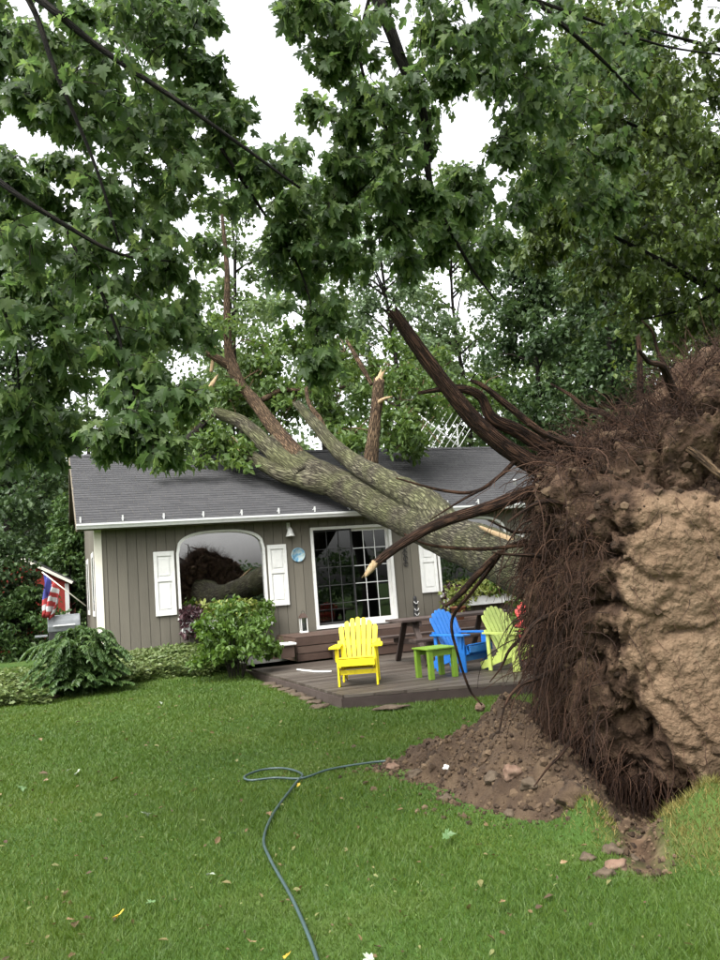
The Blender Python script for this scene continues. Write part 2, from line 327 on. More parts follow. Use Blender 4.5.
def tube_arrays(path, rad, k=8, fn=None):
    P = np.asarray(path, float); n = len(P); R_ = np.atleast_1d(np.asarray(rad, float)); R_ = np.interp(np.linspace(0, 1, n), np.linspace(0, 1, len(R_)), R_) if len(R_) > 1 else np.full(n, R_[0])
    T = np.gradient(P, axis=0); T /= np.linalg.norm(T, axis=1, keepdims=True) + 1e-9
    ref = np.array([0, 0, 1.0]) if abs(T[0][2]) < .9 else np.array([1.0, 0, 0])
    N = np.cross(T[0], ref); N /= np.linalg.norm(N)
    L = np.concatenate([[0], np.cumsum(np.linalg.norm(np.diff(P, axis=0), axis=1))])
    V = []; UV = []
    ang = np.linspace(0, 2 * math.pi, k, endpoint=False)
    for i in range(n):
        N = N - T[i] * (N @ T[i]); N /= np.linalg.norm(N) + 1e-9; B = np.cross(T[i], N)
        for a in ang:
            r = R_[i] * (fn(a, L[i]) if fn else 1.0)
            V.append(P[i] + (N * math.cos(a) + B * math.sin(a)) * r)
            UV.append((abs(((a / math.pi) % 2) - 1) * math.pi * R_.max(), L[i]))
    F = []
    for i in range(n - 1):
        for j in range(k): F.append((i * k + j, i * k + (j + 1) % k, (i + 1) * k + (j + 1) % k, (i + 1) * k + j))
    c0 = len(V); V.append(P[0]); V.append(P[-1]); UV += [UV[0], UV[-1]]
    caps = [(c0, (j + 1) % k, j) for j in range(k)] + [(c0 + 1, (n - 1) * k + j, (n - 1) * k + (j + 1) % k) for j in range(k)]
    return np.array(V), F + caps, np.array(UV)
def limb(name, path, rad, mat, parent, k=12, n=8, rough=.10, freq=2.5, jag=0):
    Pp = catmull(path, n); R0 = np.interp(np.linspace(0, 1, len(Pp)), np.linspace(0, 1, len(rad)), rad)
    sd_ = random.random() * 50
    def fn(a, L): return 1 + rough * mn.noise(Vector((math.cos(a) * 1.3 + sd_, math.sin(a) * 1.3, L * freq))) + rough * .6 * mn.noise(Vector((math.cos(a) * 4, math.sin(a) * 4 + sd_, L * freq * 3)))
    V, F, UV = tube_arrays(Pp, R0, k, fn)
    if jag:                                     # torn end: ragged last rings
        d = Pp[-1] - Pp[-2]; d /= np.linalg.norm(d)
        base = (len(Pp) - 1) * k
        for j in range(k): V[base + j] += d * random.uniform(-.6, 1.2) * jag
        V[-1] -= d * jag * .4
    mb = MB(); mb.v = [tuple(p) for p in V]; mb.f = F
    o = mb.build(name, mat, parent, True); put_uv(o, UV); return o

# leaf templates -----------------------------------------------------
def fold(P, bend=.15, cup=.25): return np.array([(x, y, cup * abs(x) - bend * y * y) for x, y in P])
half = [(.0, .0), (.14, -.05), (.36, .0), (.25, .16), (.40, .20), (.57, .33), (.47, .40), (.60, .58), (.40, .53), (.19, .46), (.27, .68), (.14, .72), (.0, 1.0)]
out = half + [(-x, y) for x, y in half[-2:0:-1]]
MAPLE_V = fold([(0, .33)] + out); MAPLE_V[:, 0] *= .95
MAPLE_F = np.array([(0, i + 1, (i + 1) % len(out) + 1) for i in range(len(out))])
out2 = [(0, 0), (.22, .12), (.42, .45), (.2, .5), (.22, .78), (0, 1), (-.22, .78), (-.2, .5), (-.42, .45), (-.22, .12)]
LOBE_V = fold([(0, .4)] + out2); LOBE_F = np.array([(0, i + 1, (i + 1) % len(out2) + 1) for i in range(len(out2))])
OVAL_V = fold([(0, 0), (.3, .35), (.2, .75), (0, 1), (-.2, .75), (-.3, .35)], .2, .3); OVAL_F = np.array([(0, 1, 2), (0, 2, 3), (0, 3, 4), (0, 4, 5)])
RHOM_V = fold([(0, 0), (.34, .45), (0, 1), (-.34, .45)], .15, .25); RHOM_F = np.array([(0, 1, 2), (0, 2, 3)])
BLADE_V = np.array([(-.5, 0, 0), (.5, 0, 0), (0, 0, 1.0)])
def frames(ydir, up):
    y = ydir / (np.linalg.norm(ydir, axis=1, keepdims=True) + 1e-9)
    z = up - y * np.sum(up * y, axis=1, keepdims=True); z /= np.linalg.norm(z, axis=1, keepdims=True) + 1e-9
    x = np.cross(y, z); return np.stack([x, y, z], axis=2)
def scatter(TV, TF, P, Rm, sc):
    sc = np.asarray(sc)[:, None, None]
    V = np.einsum('nij,vj->nvi', Rm, TV) * sc + P[:, None, :]
    F = TF[None] + (np.arange(len(P)) * len(TV))[:, None, None]
    return V.reshape(-1, 3), F.reshape(-1, TF.shape[1])
def join(chunks):
    Vs, Fs, o = [], [], 0
    for V, F in chunks: Vs.append(V); Fs.append(np.asarray(F) + o); o += len(V)
    return np.vstack(Vs), np.vstack(Fs)

# ------------------------------------------------------------------ ground
def sstep(t): t = np.clip(t, 0, 1); return t * t * (3 - 2 * t)
def gauss(x, y, cx, cy, sx, sy, rot=0):
    c, s = math.cos(rot), math.sin(rot); u = ((x - cx) * c + (y - cy) * s) / sx; v = (-(x - cx) * s + (y - cy) * c) / sy
    return np.exp(-(u * u + v * v))
def soilmask(x, y):
    m = 1.15 * sstep(1.5 * (np.exp(-(((x - 2.9) / 1.45) ** 4 + ((y - 5.95) / .70) ** 4)) - .12))
    ch = gauss(x, y, 1.47, 5.05, .12, .55, math.radians(-12)) * 1.3           # torn channel between the two turf lips
    m2 = gauss(x, y, 1.36, 4.62, .15, .14) * 1.0
    return np.clip(np.maximum(np.maximum(m, ch), m2), 0, 1)
def ground(x, y):
    x = np.asarray(x, float); y = np.asarray(y, float)
    a, b = hloc(x, y)
    z = .10 * sstep((b + 9.0) / 6.0) * (1 - sstep((a - 2.2) / .4) * (a < 30)) + .32 * sstep((b + 2.6) / 2.3) * (1 - sstep((a - 2.2) / .4) * (a < 10.3))
    z = z + .012 * np.sin(x * 1.7 + .6 * y) * np.cos(y * 1.3 - .4 * x)
    z = z + .24 * gauss(x, y, 1.90, 4.95, .31, .32) * (1 + .22 * np.sin(11 * x + 5 * y) * np.sin(9 * y - 6 * x)) + .20 * gauss(x, y, 1.24, 5.36, .13, .26, math.radians(-14))
    z = z - .14 * gauss(x, y, 1.47, 5.05, .11, .50, math.radians(-12))
    z = z - .40 * np.exp(-(((x - 3.0) / 1.35) ** 4 + ((y - 5.95) / .60) ** 4))
    return z
def axis(lo, hi, flo, fhi, fine, grow=1.22):
    v = list(np.arange(flo, fhi, fine)); s = fine
    while v[-1] < hi: s *= grow; v.append(v[-1] + s)
    s = fine
    while v[0] > lo: s *= grow; v.insert(0, v[0] - s)
    return np.array(v)
gx = axis(-320, 320, -7.0, 4.6, .055); gy = axis(-120, 420, 3.0, 17.5, .055)
GX, GY = np.meshgrid(gx, gy); GZ = ground(GX, GY)
sm_ = soilmask(GX, GY)
rough_ = np.array([[mn.noise(Vector((x * 7, y * 7, 1))) if s > .05 else 0 for x, s in zip(rx, rs)] for rx, y, rs in zip(GX, gy, sm_)])
GZ = GZ + rough_ * .05 * sm_
nx, ny = len(gx), len(gy); ii = np.arange(nx * ny).reshape(ny, nx)
GF = np.stack([ii[:-1, :-1], ii[:-1, 1:], ii[1:, 1:], ii[1:, :-1]], -1).reshape(-1, 4)
go = np_mesh('ground', np.stack([GX, GY, GZ], -1).reshape(-1, 3), GF, 'lawn', None, True)
ca = go.data.attributes.new('soil', 'FLOAT', 'POINT'); ca.data.foreach_set('value', sm_.ravel().astype(np.float32))
tag(go, 'mown green lawn torn open in front of the root plate', 'lawn', kind='structure')

# ------------------------------------------------------------------ house
LEN, DEP, RIDGE_B = 10.56, 6.768, 3.384
house = thing('grey_cottage', 'low grey-brown cottage with white shutters under the fallen trunk', 'house', tuple(H(0, 0, 0)), PHI)
WTOP = 3.06
def arch(a, c, hw, spring=2.42, rise=.42):
    t = min(1, abs(a - c) / hw); return spring + rise * (1 - t ** 2.7) ** (1 / 2.7)
WINS = [(2.40, .90), (8.10, .90)]; SILL = 1.14
DL, DR, DS, DT = 4.292, 6.13, .66, 2.783
def spans(a0, a1, zb=.42):
    """solid (zlo_left, zlo_right, zhi_left, zhi_right) pieces of the front wall between a0 and a1"""
    top = (WTOP, WTOP); m = .5 * (a0 + a1)
    for c, hw in WINS:
        if c - hw < m < c + hw:
            return [((zb, zb), (SILL, SILL)), ((arch(a0, c, hw), arch(a1, c, hw)), top)]
    if DL < m < DR: return [((zb, zb), (DS, DS)), ((DT, DT), top)]
    return [((zb, zb), top)]
def cuts(step):
    e = [0, LEN, DL, DR] + [c + s * hw for c, hw in WINS for s in (-1, 1)]
    e = sorted(e); outp = []
    for p, q in zip(e[:-1], e[1:]):
        n = max(1, round((q - p) / step)); outp += list(np.linspace(p, q, n, endpoint=False))
    return outp + [LEN]
sh = MB(); cc = cuts(.07)
for a0, a1 in zip(cc[:-1], cc[1:]):
    for (l0, l1), (h0, h1) in spans(a0, a1):
        sh.add([(a0, .0, l0), (a1, .0, l1), (a1, .0, h1), (a0, .0, h0), (a0, .12, l0), (a1, .12, l1), (a1, .12, h1), (a0, .12, h0)], [(0, 1, 2, 3), (7, 6, 5, 4), (0, 4, 5, 1), (2, 6, 7, 3)])
sh.build('wall', 'sheathing', house)
cc = cuts(.2); g = .0045
for a0, a1 in zip(cc[:-1], cc[1:]):
    for (l0, l1), (h0, h1) in spans(a0, a1):
        mb = MB(); A, B = a0 + g, a1 - g; d = random.uniform(-.002, .002)
        mb.add([(A, -.024 + d, l0), (B, -.024 + d, l1), (B, -.024 + d, h1), (A, -.024 + d, h0), (A, -.001, l0), (B, -.001, l1), (B, -.001, h1), (A, -.001, h0)],
               [(0, 1, 2, 3), (7, 6, 5, 4), (0, 4, 5, 1), (2, 6, 7, 3), (0, 3, 7, 4), (1, 5, 6, 2)])
        mb.build('siding_board', 'siding', house)
MB().box(.02, LEN - .02, .0, .2, .1, .415).build('foundation', 'foundation', house)
def wall_gable(a0, a1, name):
    b0, b1 = .125, DEP
    mb = MB(); mb.prism([(b0, .42), (b1, .42), (b1, WTOP), (RIDGE_B, 4.82), (b0, WTOP)], lambda b, z: (a0, b, z), lambda b, z: (a1, b, z))
    return mb.build(name, 'siding', house)
wall_gable(0, .12, 'side_wall'); wall_gable(LEN - .12, LEN, 'side_wall')
MB().box(.12, LEN - .12, DEP - .12, DEP - .002, .42, WTOP).build('back_wall', 'siding', house)
k = 0
b = .3
while b < DEP - .2:                       # battens proud of the gable wall
    MB().box(-.016, -.001, b, b + .18, .43, min(4.7, WTOP + .5 * min(b, DEP - b) - .05)).build('siding_board', 'siding', house); b += .2
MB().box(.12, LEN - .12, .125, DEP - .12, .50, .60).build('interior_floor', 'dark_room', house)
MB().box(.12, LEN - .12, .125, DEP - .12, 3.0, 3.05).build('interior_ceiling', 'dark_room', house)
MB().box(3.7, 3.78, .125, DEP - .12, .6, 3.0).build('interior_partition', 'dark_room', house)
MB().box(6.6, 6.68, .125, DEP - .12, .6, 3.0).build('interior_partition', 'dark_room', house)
# corner boards
for a0, a1, b0, b1 in ((-.03, .10, -.046, -.026), (-.037, -.017, -.046, .10), (LEN - .09, LEN + .03, -.046, -.026)):
    MB().box(a0, a1, b0, b1, .42, WTOP - .08).build('corner_board', 'cream', house, bevel=.004)
# windows with arched head
for wi, (c, hw) in enumerate(WINS):
    aa = np.linspace(c - hw, c + hw, 41); top = [(a, arch(a, c, hw)) for a in aa]
    outl = [(c - hw, SILL)] + [(c + hw, SILL)] + top[::-1]
    inn = []
    for a, z in outl: inn.append((c + (a - c) * (hw - .05) / hw, SILL + .05 + (z - SILL) * ((2.84 - SILL - .10) / (2.84 - SILL))))
    mb = MB(); n = len(outl)
    V = [(a, -.05, z) for a, z in outl] + [(a, -.05, z) for a, z in inn] + [(a, .08, z) for a, z in outl] + [(a, .08, z) for a, z in inn]
    F = []
    for i in range(n):
        j = (i + 1) % n; F += [(i, j, n + j, n + i), (n + i, n + j, 3 * n + j, 3 * n + i), (2 * n + j, 2 * n + i, 3 * n + i, 3 * n + j), (i, 2 * n + i, 2 * n + j, j)]
    mb.add(V, F); fr = mb.build('window', 'white', house)
    mb = MB(); mb.add([(a, .03, z) for a, z in inn], [tuple(range(n))]); pn = mb.build('pane', 'glass', fr)
    MB().box(c - hw - .03, c + hw + .03, -.11, -.052, SILL - .05, SILL + .012).build('sill', 'white', fr, bevel=.005)
    for s in (-1, 1):                       # shutters: stiles, rails, two raised panels
        x0 = c + s * (hw + .045) if s > 0 else c - hw - .045 - .40; x1 = x0 + .40; z0, z1 = 1.22, 2.47; zm = z0 + .56 * (z1 - z0)
        q = MB(); q.box(x0, x0 + .065, -.065, -.0255, z0, z1); q.box(x1 - .065, x1, -.065, -.0255, z0, z1)
        for za, zb_ in ((z0, z0 + .09), (zm - .04, zm + .04), (z1 - .09, z1)): q.box(x0 + .065, x1 - .065, -.065, -.0255, za, zb_)
        so_ = q.build('shutter', 'white', house, bevel=.004)
        for za, zb_ in ((z0 + .09, zm - .04), (zm + .04, z1 - .09)):
            p = MB(); p.box(x0 + .065, x1 - .065, -.042, -.026, za, zb_); p.box(x0 + .10, x1 - .10, -.054, -.041, za + .035, zb_ - .035); p.build('raised_panel', 'white', so_, bevel=.006)
# curtains inside the left window corners, a pale lamp on the inside
lampi = MB(); lampi.lathe([(.05, 0), (.06, .02), (.02, .05), (.02, .22), (.09, .22), (.055, .36), (.0, .36)], (2.62, .45, 1.16)); lampi.build('window_lamp', 'white', house, True)
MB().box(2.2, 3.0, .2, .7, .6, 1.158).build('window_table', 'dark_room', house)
# sliding patio door: frame, two sashes with muntins and panes
q = MB(); q.box(DL, DL + .06, -.06, .10, DS, DT); q.box(DR - .06, DR, -.06, .10, DS, DT); q.box(DL + .06, DR - .06, -.06, .10, DT - .06, DT); q.box(DL + .06, DR - .06, -.06, .10, DS, DS + .07)
door = q.build('patio_door', 'white', house, bevel=.004)
mid = .5 * (DL + DR)
for si, (x0, x1, yb) in enumerate(((DL + .06, mid + .02, .0), (mid - .02, DR - .06, .045))):
    q = MB(); z0, z1 = DS + .07, DT - .06; e = .055 if si else .035
    q.box(x0, x0 + e, yb, yb + .035, z0, z1); q.box(x1 - e, x1, yb, yb + .035, z0, z1); q.box(x0 + e, x1 - e, yb, yb + .035, z1 - e, z1); q.box(x0 + e, x1 - e, yb, yb + .035, z0, z0 + e + .02)
    sash = q.build('sash', 'white' if si else 'black', door)
    MB().box(x0 + e, x1 - e, yb + .014, yb + .018, z0 + e + .02, z1 - e).build('pane', 'glass_door', door)
    for kx in (1, 2):
        xx = x0 + e + (x1 - x0 - 2 * e) * kx / 3; MB().box(xx - .008, xx + .008, yb + .003, yb + .0125, z0 + e + .02, z1 - e).build('muntin', 'gutter' if si else 'black', door)
    for kz in range(1, 5):
        zz = z0 + e + .02 + (z1 - z0 - 2 * e - .02) * kz / 5; MB().box(x0 + e, x1 - e, yb + .004, yb + .012, zz - .008, zz + .008).build('muntin', 'gutter' if si else 'black', door)
MB().box(DL + .07, DL + .085, -.03, -.001, 1.55, 1.8).build('door_handle', 'black', door)
# left-wall windows (seen edge on)
for b0, b1 in ((.9, 1.8), (3.6, 4.6)):
    q = MB(); q.box(-.034, -.017, b0, b0 + .05, 1.3, 2.6); q.box(-.034, -.017, b1 - .05, b1, 1.3, 2.6); q.box(-.034, -.017, b0 + .09, b1 - .09, 2.5, 2.6); q.box(-.04, -.017, b0 + .09, b1 - .09, 1.3, 1.4)
    w = q.build('window', 'white', house); MB().box(-.026, -.018, b0 + .09, b1 - .09, 1.4, 2.5).build('pane', 'glass', w)
# roof
OVS, OVF = .341, .362
EZ = 3.07; RZ = 5.0; SLO = (RZ - EZ) / (RIDGE_B + OVF)
def rz(b): return EZ + SLO * (b + OVF) if b < RIDGE_B else EZ + SLO * (2 * RIDGE_B - b + OVF)
pr = [(-OVF, EZ - .07), (-OVF, EZ), (RIDGE_B, RZ), (2 * RIDGE_B + OVF, EZ), (2 * RIDGE_B + OVF, EZ - .07), (RIDGE_B, RZ - .09)]
mb = MB(); mb.prism(pr, lambda b, z: (-OVS, b, z - .006), lambda b, z: (LEN + OVS, b, z - .006)); roof = mb.build('roof', 'soffit', house)
slen = math.hypot(RIDGE_B + OVF, RZ - EZ); ns = 31; ex = slen / ns; ch = []
mb = MB()
sv = np.array([0, (RIDGE_B + OVF) / slen, (RZ - EZ) / slen]); nv = np.array([0, -sv[2], sv[1]])
for c in range(ns):
    a = -OVS - .012 - random.random() * .3
    while a < LEN + OVS + .01:
        wd = .305; a0, a1 = max(a, -OVS - .012), min(a + wd - .006, LEN + OVS + .012); a += wd
        if a1 - a0 < .02: continue
        s0 = c * ex - (.03 if c == 0 else 0) + random.uniform(-.004, .004); s1 = min(slen, (c + 1) * ex + .02); th = .008 + random.uniform(0, .002)
        p = lambda aa, s, h: (aa, *(np.array([0, -OVF, EZ]) + sv * s + nv * h)[1:])
        mb.add([p(a0, s0, 0.0), p(a1, s0, 0.0), p(a0, s0, th), p(a1, s0, th), p(a0, s1, .002), p(a1, s1, .002)], [(0, 1, 3, 2), (2, 3, 5, 4), (0, 2, 4), (1, 5, 3)])
shg = mb.build('shingles', 'shingle', roof); shg['kind'] = 'stuff'
mb = MB()
a = -OVS
while a < LEN + OVS: mb.prism([(RIDGE_B - .14, rz(RIDGE_B - .14) + .02), (RIDGE_B, RZ + .03), (RIDGE_B + .14, rz(RIDGE_B + .14) + .02), (RIDGE_B, RZ - .02)], lambda b, z, a=a: (a, b, z + .006), lambda b, z, a=a: (min(a + .29, LEN + OVS), b, z)); a += .3
o = mb.build('ridge_cap', 'shingle', roof); o['kind'] = 'stuff'
for a0, a1 in ((-OVS - .03, -OVS - .003), (LEN + OVS + .003, LEN + OVS + .03)):
    mb = MB(); mb.prism([(-OVF - .02, EZ - .15), (-OVF - .02, EZ - .02), (RIDGE_B, RZ - .02), (2 * RIDGE_B + OVF, EZ - .02), (2 * RIDGE_B + OVF, EZ - .15), (RIDGE_B, RZ - .16)], lambda b, z: (a0, b, z), lambda b, z: (a1, b, z)); mb.build('rake_board', 'soffit', roof)
MB().box(-OVS, LEN + OVS, -OVF + .05, -.002, EZ - .115, EZ - .10).build('soffit', 'soffit', roof)
MB().box(-OVS, LEN + OVS, -OVF - .018, -OVF + .045, EZ - .13, EZ - .03).build('fascia', 'siding', roof)
gp = [(-OVF - .02, EZ - .115), (-OVF - .09, EZ - .115), (-OVF - .105, EZ - .08), (-OVF - .125, EZ - .05), (-OVF - .125, EZ - .015), (-OVF - .115, EZ - .015), (-OVF - .112, EZ - .05), (-OVF - .085, EZ - .105), (-OVF - .032, EZ - .105), (-OVF - .032, EZ - .02), (-OVF - .02, EZ - .02)]
mb = MB(); mb.prism(gp, lambda b, z: (-OVS - .02, b, z), lambda b, z: (LEN + OVS + .02, b, z)); gut = mb.build('gutter', 'gutter', roof)
for i in range(15):
    a = -OVS + .06 + i * .77
    if a > LEN + OVS: break
    q = MB(); q.box(a - .02, a + .02, -OVF + .02, -OVF + .16, rz(-OVF + .09) + .02, rz(-OVF + .09) + .03); q.beam((a, -OVF + .03, EZ + .015), (a, -OVF + .02, EZ + .13), .03, .012, (0, 1, 0)); q.beam((a, -OVF + .02, EZ + .12), (a, -OVF + .10, EZ + .07), .025, .01)
    q.build('snow_bracket', 'gutter', roof)
MB().lathe([(.035, 0), (.035, .12), (.04, .12), (.04, .15), (.03, .15)], (LEN - .75, .7, rz(.7) - .02)).build('vent_pipe', 'white', roof, True)
mb = MB(); mb.tube([(LEN + .06, -OVF - .05, EZ - .1), (LEN + .06, -.10, EZ - .35), (LEN + .06, -.09, .5), (LEN + .06, -.25, .46)], .035, 8); mb.build('downspout', 'white', house, True)

# wall lamp, plaque, hanging ornament
def hthing(name, label, cat, a, b_, z, group=None): return thing(name, label, cat, tuple(H(a, b_, z)), PHI, group)
t = hthing('bell_lamp', 'small white bell-shaped lamp on the wall left of the patio door', 'wall lamp', 3.83, -.03, 2.62)
MB().lathe([(.10, 0), (.095, .015), (.07, .06), (.055, .13), (.03, .17), (.02, .19), (0, .19)], (0, -.11, .0)).build('bell_shade', 'white', t, True)
q = MB(); q.tube([(0, -.11, .18), (0, -.10, .25), (0, -.04, .25), (0, .0, .22)], .012, 6); q.build('bracket', 'white', t, True)
q = MB(); q.box(-.035, .035, -.012, .004, .15, .29); q.build('back_plate', 'white', t)
plq = noise_mat('mosaic_glaze', [(.3, (.03, .08, .16)), (.45, (.12, .28, .40)), (.58, (.35, .42, .42)), (.75, (.10, .20, .12))], 14, .35)
t = hthing('round_plaque', 'round blue mosaic plaque hanging beside the patio door', 'plaque', 4.0, -.03, 2.23)
mb = MB(); mb.lathe([(0, 0), (.145, 0), (.15, .01), (.15, .022), (.135, .026), (.13, .018), (0, .018)]); o = mb.build('dish', plq, t, True); o.rotation_euler = (math.radians(90), 0, 0)
t = hthing('hanging_ornament', 'dark scrolled metal ornament hung between patio door and shutter', 'ornament', 6.42, -.035, 1.82)
q = MB()
for kz in range(4):
    z = .06 + kz * .12; q.tube([(.05 * math.cos(w), -.01, z + .05 * math.sin(w)) for w in np.linspace(0, 6.0, 14)], .008, 5)
q.build('scroll', 'black', t, True); MB().box(-.006, .006, -.012, 0, .0, .52).build('rod', 'black', t)

# ------------------------------------------------------------------ landing, steps, deck
land = thing('door_landing', 'stained brown wooden landing with steps along the cottage front', 'landing', tuple(H(0, 0, 0)), PHI)
for i in range(10):
    b0 = -.10 - i * .145; MB().box(3.42, 9.9, b0 - .138, b0, .605, .64).build('plank', 'stepwood', land)
for z in (.20, .34, .48): MB().box(3.42, 9.9, -1.56, -1.535, z, z + .125).build('riser_board', 'stepwood', land)
for z in (.20, .34, .48): MB().box(3.40, 3.418, -1.53, -.1, z, z + .125).build('side_board', 'stepwood', land)
for i in range(2): MB().box(4.0, 7.2, -1.92 + i * .17, -1.76 + i * .17, .36, .395).build('tread', 'stepwood', land)
MB().box(4.0, 7.2, -1.90, -1.88, .19, .355).build('step_riser', 'stepwood', land)
deck = thing('low_deck', 'low weathered brown plank deck with an angled front corner', 'deck', tuple(H(0, 0, 0)), PHI)
DPOLY = [(2.5, -1.0), (2.62, -6.40), (5.6, -7.55), (9.6, -7.55), (9.6, -1.0)]
def span_at(b_):
    xs = []
    for (x0, y0), (x1, y1) in zip(DPOLY, DPOLY[1:] + DPOLY[:1]):
        if (y0 - b_) * (y1 - b_) < 0: xs.append(x0 + (x1 - x0) * (b_ - y0) / (y1 - y0))
    return min(xs), max(xs)
b_ = -1.62
while b_ > -7.53:
    b1 = max(b_ - .133, -7.54); s0, s1 = span_at(b_ - .001), span_at(b1 + .001)
    mb = MB(); V = [(s0[0], b_, .135), (s0[1], b_, .135), (s1[1], b1, .135), (s1[0], b1, .135)]; dz = random.uniform(-.002, .002)
    mb.add(V + [(x, y, .17 + dz) for x, y, _ in V], [(0, 1, 2, 3), (7, 6, 5, 4), (0, 4, 5, 1), (1, 5, 6, 2), (2, 6, 7, 3), (3, 7, 4, 0)]); mb.build('plank', 'deck', deck)
    b_ -= .145
for p0, p1 in zip(DPOLY[:-1], DPOLY[1:]):
    mb = MB(); mb.beam((p0[0], p0[1], .055), (p1[0], p1[1], .055), .04, .15); mb.build('rim_board', 'tablewood', deck)  # darker wood on the rim stands in for the shadow along the deck edge

# ------------------------------------------------------------------ adirondack chairs
def adirondack(mat, label, loc, rzv, sc=.93, group='adirondack chairs on the deck'):
    t = thing('adirondack_chair', label, 'chair', loc, rzv, group); t.scale = (sc,) * 3
    # front is -y; side rails run from the front apron down to the ground at the back
    for s in (-1, 1):
        q = MB(); q.beam((s * .245, -.36, .335), (s * .245, .50, .06), .024, .12); q.build('side_rail', mat, t, bevel=.003)
        q = MB(); q.box(s * .285 - .014, s * .285 + .014, -.33, -.20, 0, .56); q.build('front_leg', mat, t, bevel=.003)
        q = MB(); q.prism([(s * .225, -.42), (s * .395, -.42), (s * .40, -.25), (s * .37, .10), (s * .32, .36), (s * .25, .36), (s * .25, .0)], lambda x, y: (x, y, .56), lambda x, y: (x, y, .585)); q.build('arm', mat, t, bevel=.003)
        q = MB(); q.prism([(0, 0), (.11, 0), (.015, -.2)], lambda y, z: (s * .30 + (0 if s > 0 else -.022), -.265 + (y - .055) * .9, .558 + z), lambda y, z: (s * .30 + (.022 if s > 0 else 0), -.265 + (y - .055) * .9, .558 + z)); q.build('arm_bracket', mat, t)
    for i in range(6):
        u = i / 5; y = -.375 + u * .46; z = .41 - u * .147; q = MB(); q.beam((-.262, y, z), (.262, y, z), .083, .02, (0, .30, .95)); q.build('seat_slat', mat, t, bevel=.003)
    q = MB(); q.box(-.27, .27, -.425, -.405, .30, .40); q.build('apron', mat, t, bevel=.003)
    q = MB(); q.box(-.27, .27, -.29, -.268, .165, .235); q.build('stretcher', mat, t, bevel=.003)
    nsl = 7; tl = math.radians(24)
    for i in range(nsl):
        u = (i - 3) / 3.0; fan = u * .072; wd0, wd1 = .056, .073
        Lh = .80 * (1 - .16 * u * u); c0 = u * .21; c1 = u * .27
        pts = [(c0 - wd0 / 2, 0), (c0 + wd0 / 2, 0), (c1 + wd1 / 2, Lh - .02 - max(0, u) * .035), (c1 + wd1 * .25, Lh + .006 - max(0, u) * .012), (c1 - wd1 * .25, Lh + .006 + min(0, u) * .012), (c1 - wd1 / 2, Lh - .02 + min(0, u) * .035)]
        fn = lambda off: (lambda x, h: (x, .075 + math.sin(tl) * h + off * math.cos(tl), .235 + math.cos(tl) * h - off * math.sin(tl)))
        q = MB(); q.prism(pts, fn(0), fn(.02)); q.build('back_slat', mat, t, bevel=.003)
    for h, wv in ((.02, .52), (.40, .66)):
        y = .075 + math.sin(tl) * h + .04; z = .235 + math.cos(tl) * h - .012
        q = MB(); q.beam((-wv / 2, y, z), (wv / 2, y, z), .03, .07, (0, math.sin(tl), math.cos(tl))); q.build('back_brace', mat, t)
    for s in (-1, 1):
        q = MB(); q.box(s * .275 - .014, s * .275 + .014, .245, .31, 0, .555); q.build('rear_leg', mat, t, bevel=.003)
    return t
DZ = .172
adirondack('yellow', 'bright yellow adirondack chair near the front corner of the deck', (-.22, 11.80, DZ), math.radians(-4))
adirondack('blue', 'blue adirondack chair between the green side table and the lime chair', (1.30, 12.42, DZ), math.radians(42))
adirondack('lime', 'pale lime-green adirondack chair beside the blue chair', (2.02, 12.0, DZ), math.radians(38))
adirondack('red', 'coral-red adirondack chair mostly hidden behind the uprooted tree', (2.66, 12.9, DZ), math.radians(30))
t = thing('side_table', 'small square green side table next to the blue chair', 'table', (.86, 11.78, DZ), math.radians(24))
for i in range(4): MB().box(-.24 + i * .121, -.24 + i * .121 + .115, -.24, .24, .40, .42).build('top_slat', 'green', t, bevel=.003)
for sx in (-1, 1):
    for sy in (-1, 1): MB().box(sx * .185 - .035, sx * .185 + .035, sy * .19 - .035, sy * .19 + .035, 0, .399).build('leg', 'green', t, bevel=.004)
for s in (-1, 1): MB().box(-.145, .145, s * .19 - .012, s * .19 + .012, .31, .395).build('apron', 'green', t)
# picnic table with benches
t = thing('picnic_table', 'dark brown wooden picnic table with benches behind the chairs', 'table', (1.30, 14.05, DZ), PHI)
for i in range(5): MB().box(-1.0, 1.0, -.36 + i * .146, -.36 + i * .146 + .138, .70, .74).build('top_plank', 'tablewood', t, bevel=.004)
for s in (-1, 1):
    for i in range(2): MB().box(-1.0, 1.0, s * .70 - .14 + i * .145, s * .70 - .14 + i * .145 + .137, .40, .44).build('bench_plank', 'tablewood', t, bevel=.004)
    x = s * .72
    for y in (-1, 1): q = MB(); q.beam((x, y * .62, 0.02), (x, y * .18, .70), .045, .09, (1, 0, 0)); q.build('leg', 'tablewood', t)
    MB().box(x + .03, x + .07, -.82, .82, .31, .395).build('bench_support', 'tablewood', t); MB().box(x + .03, x + .07, -.34, .34, .61, .695).build('top_support', 'tablewood', t)
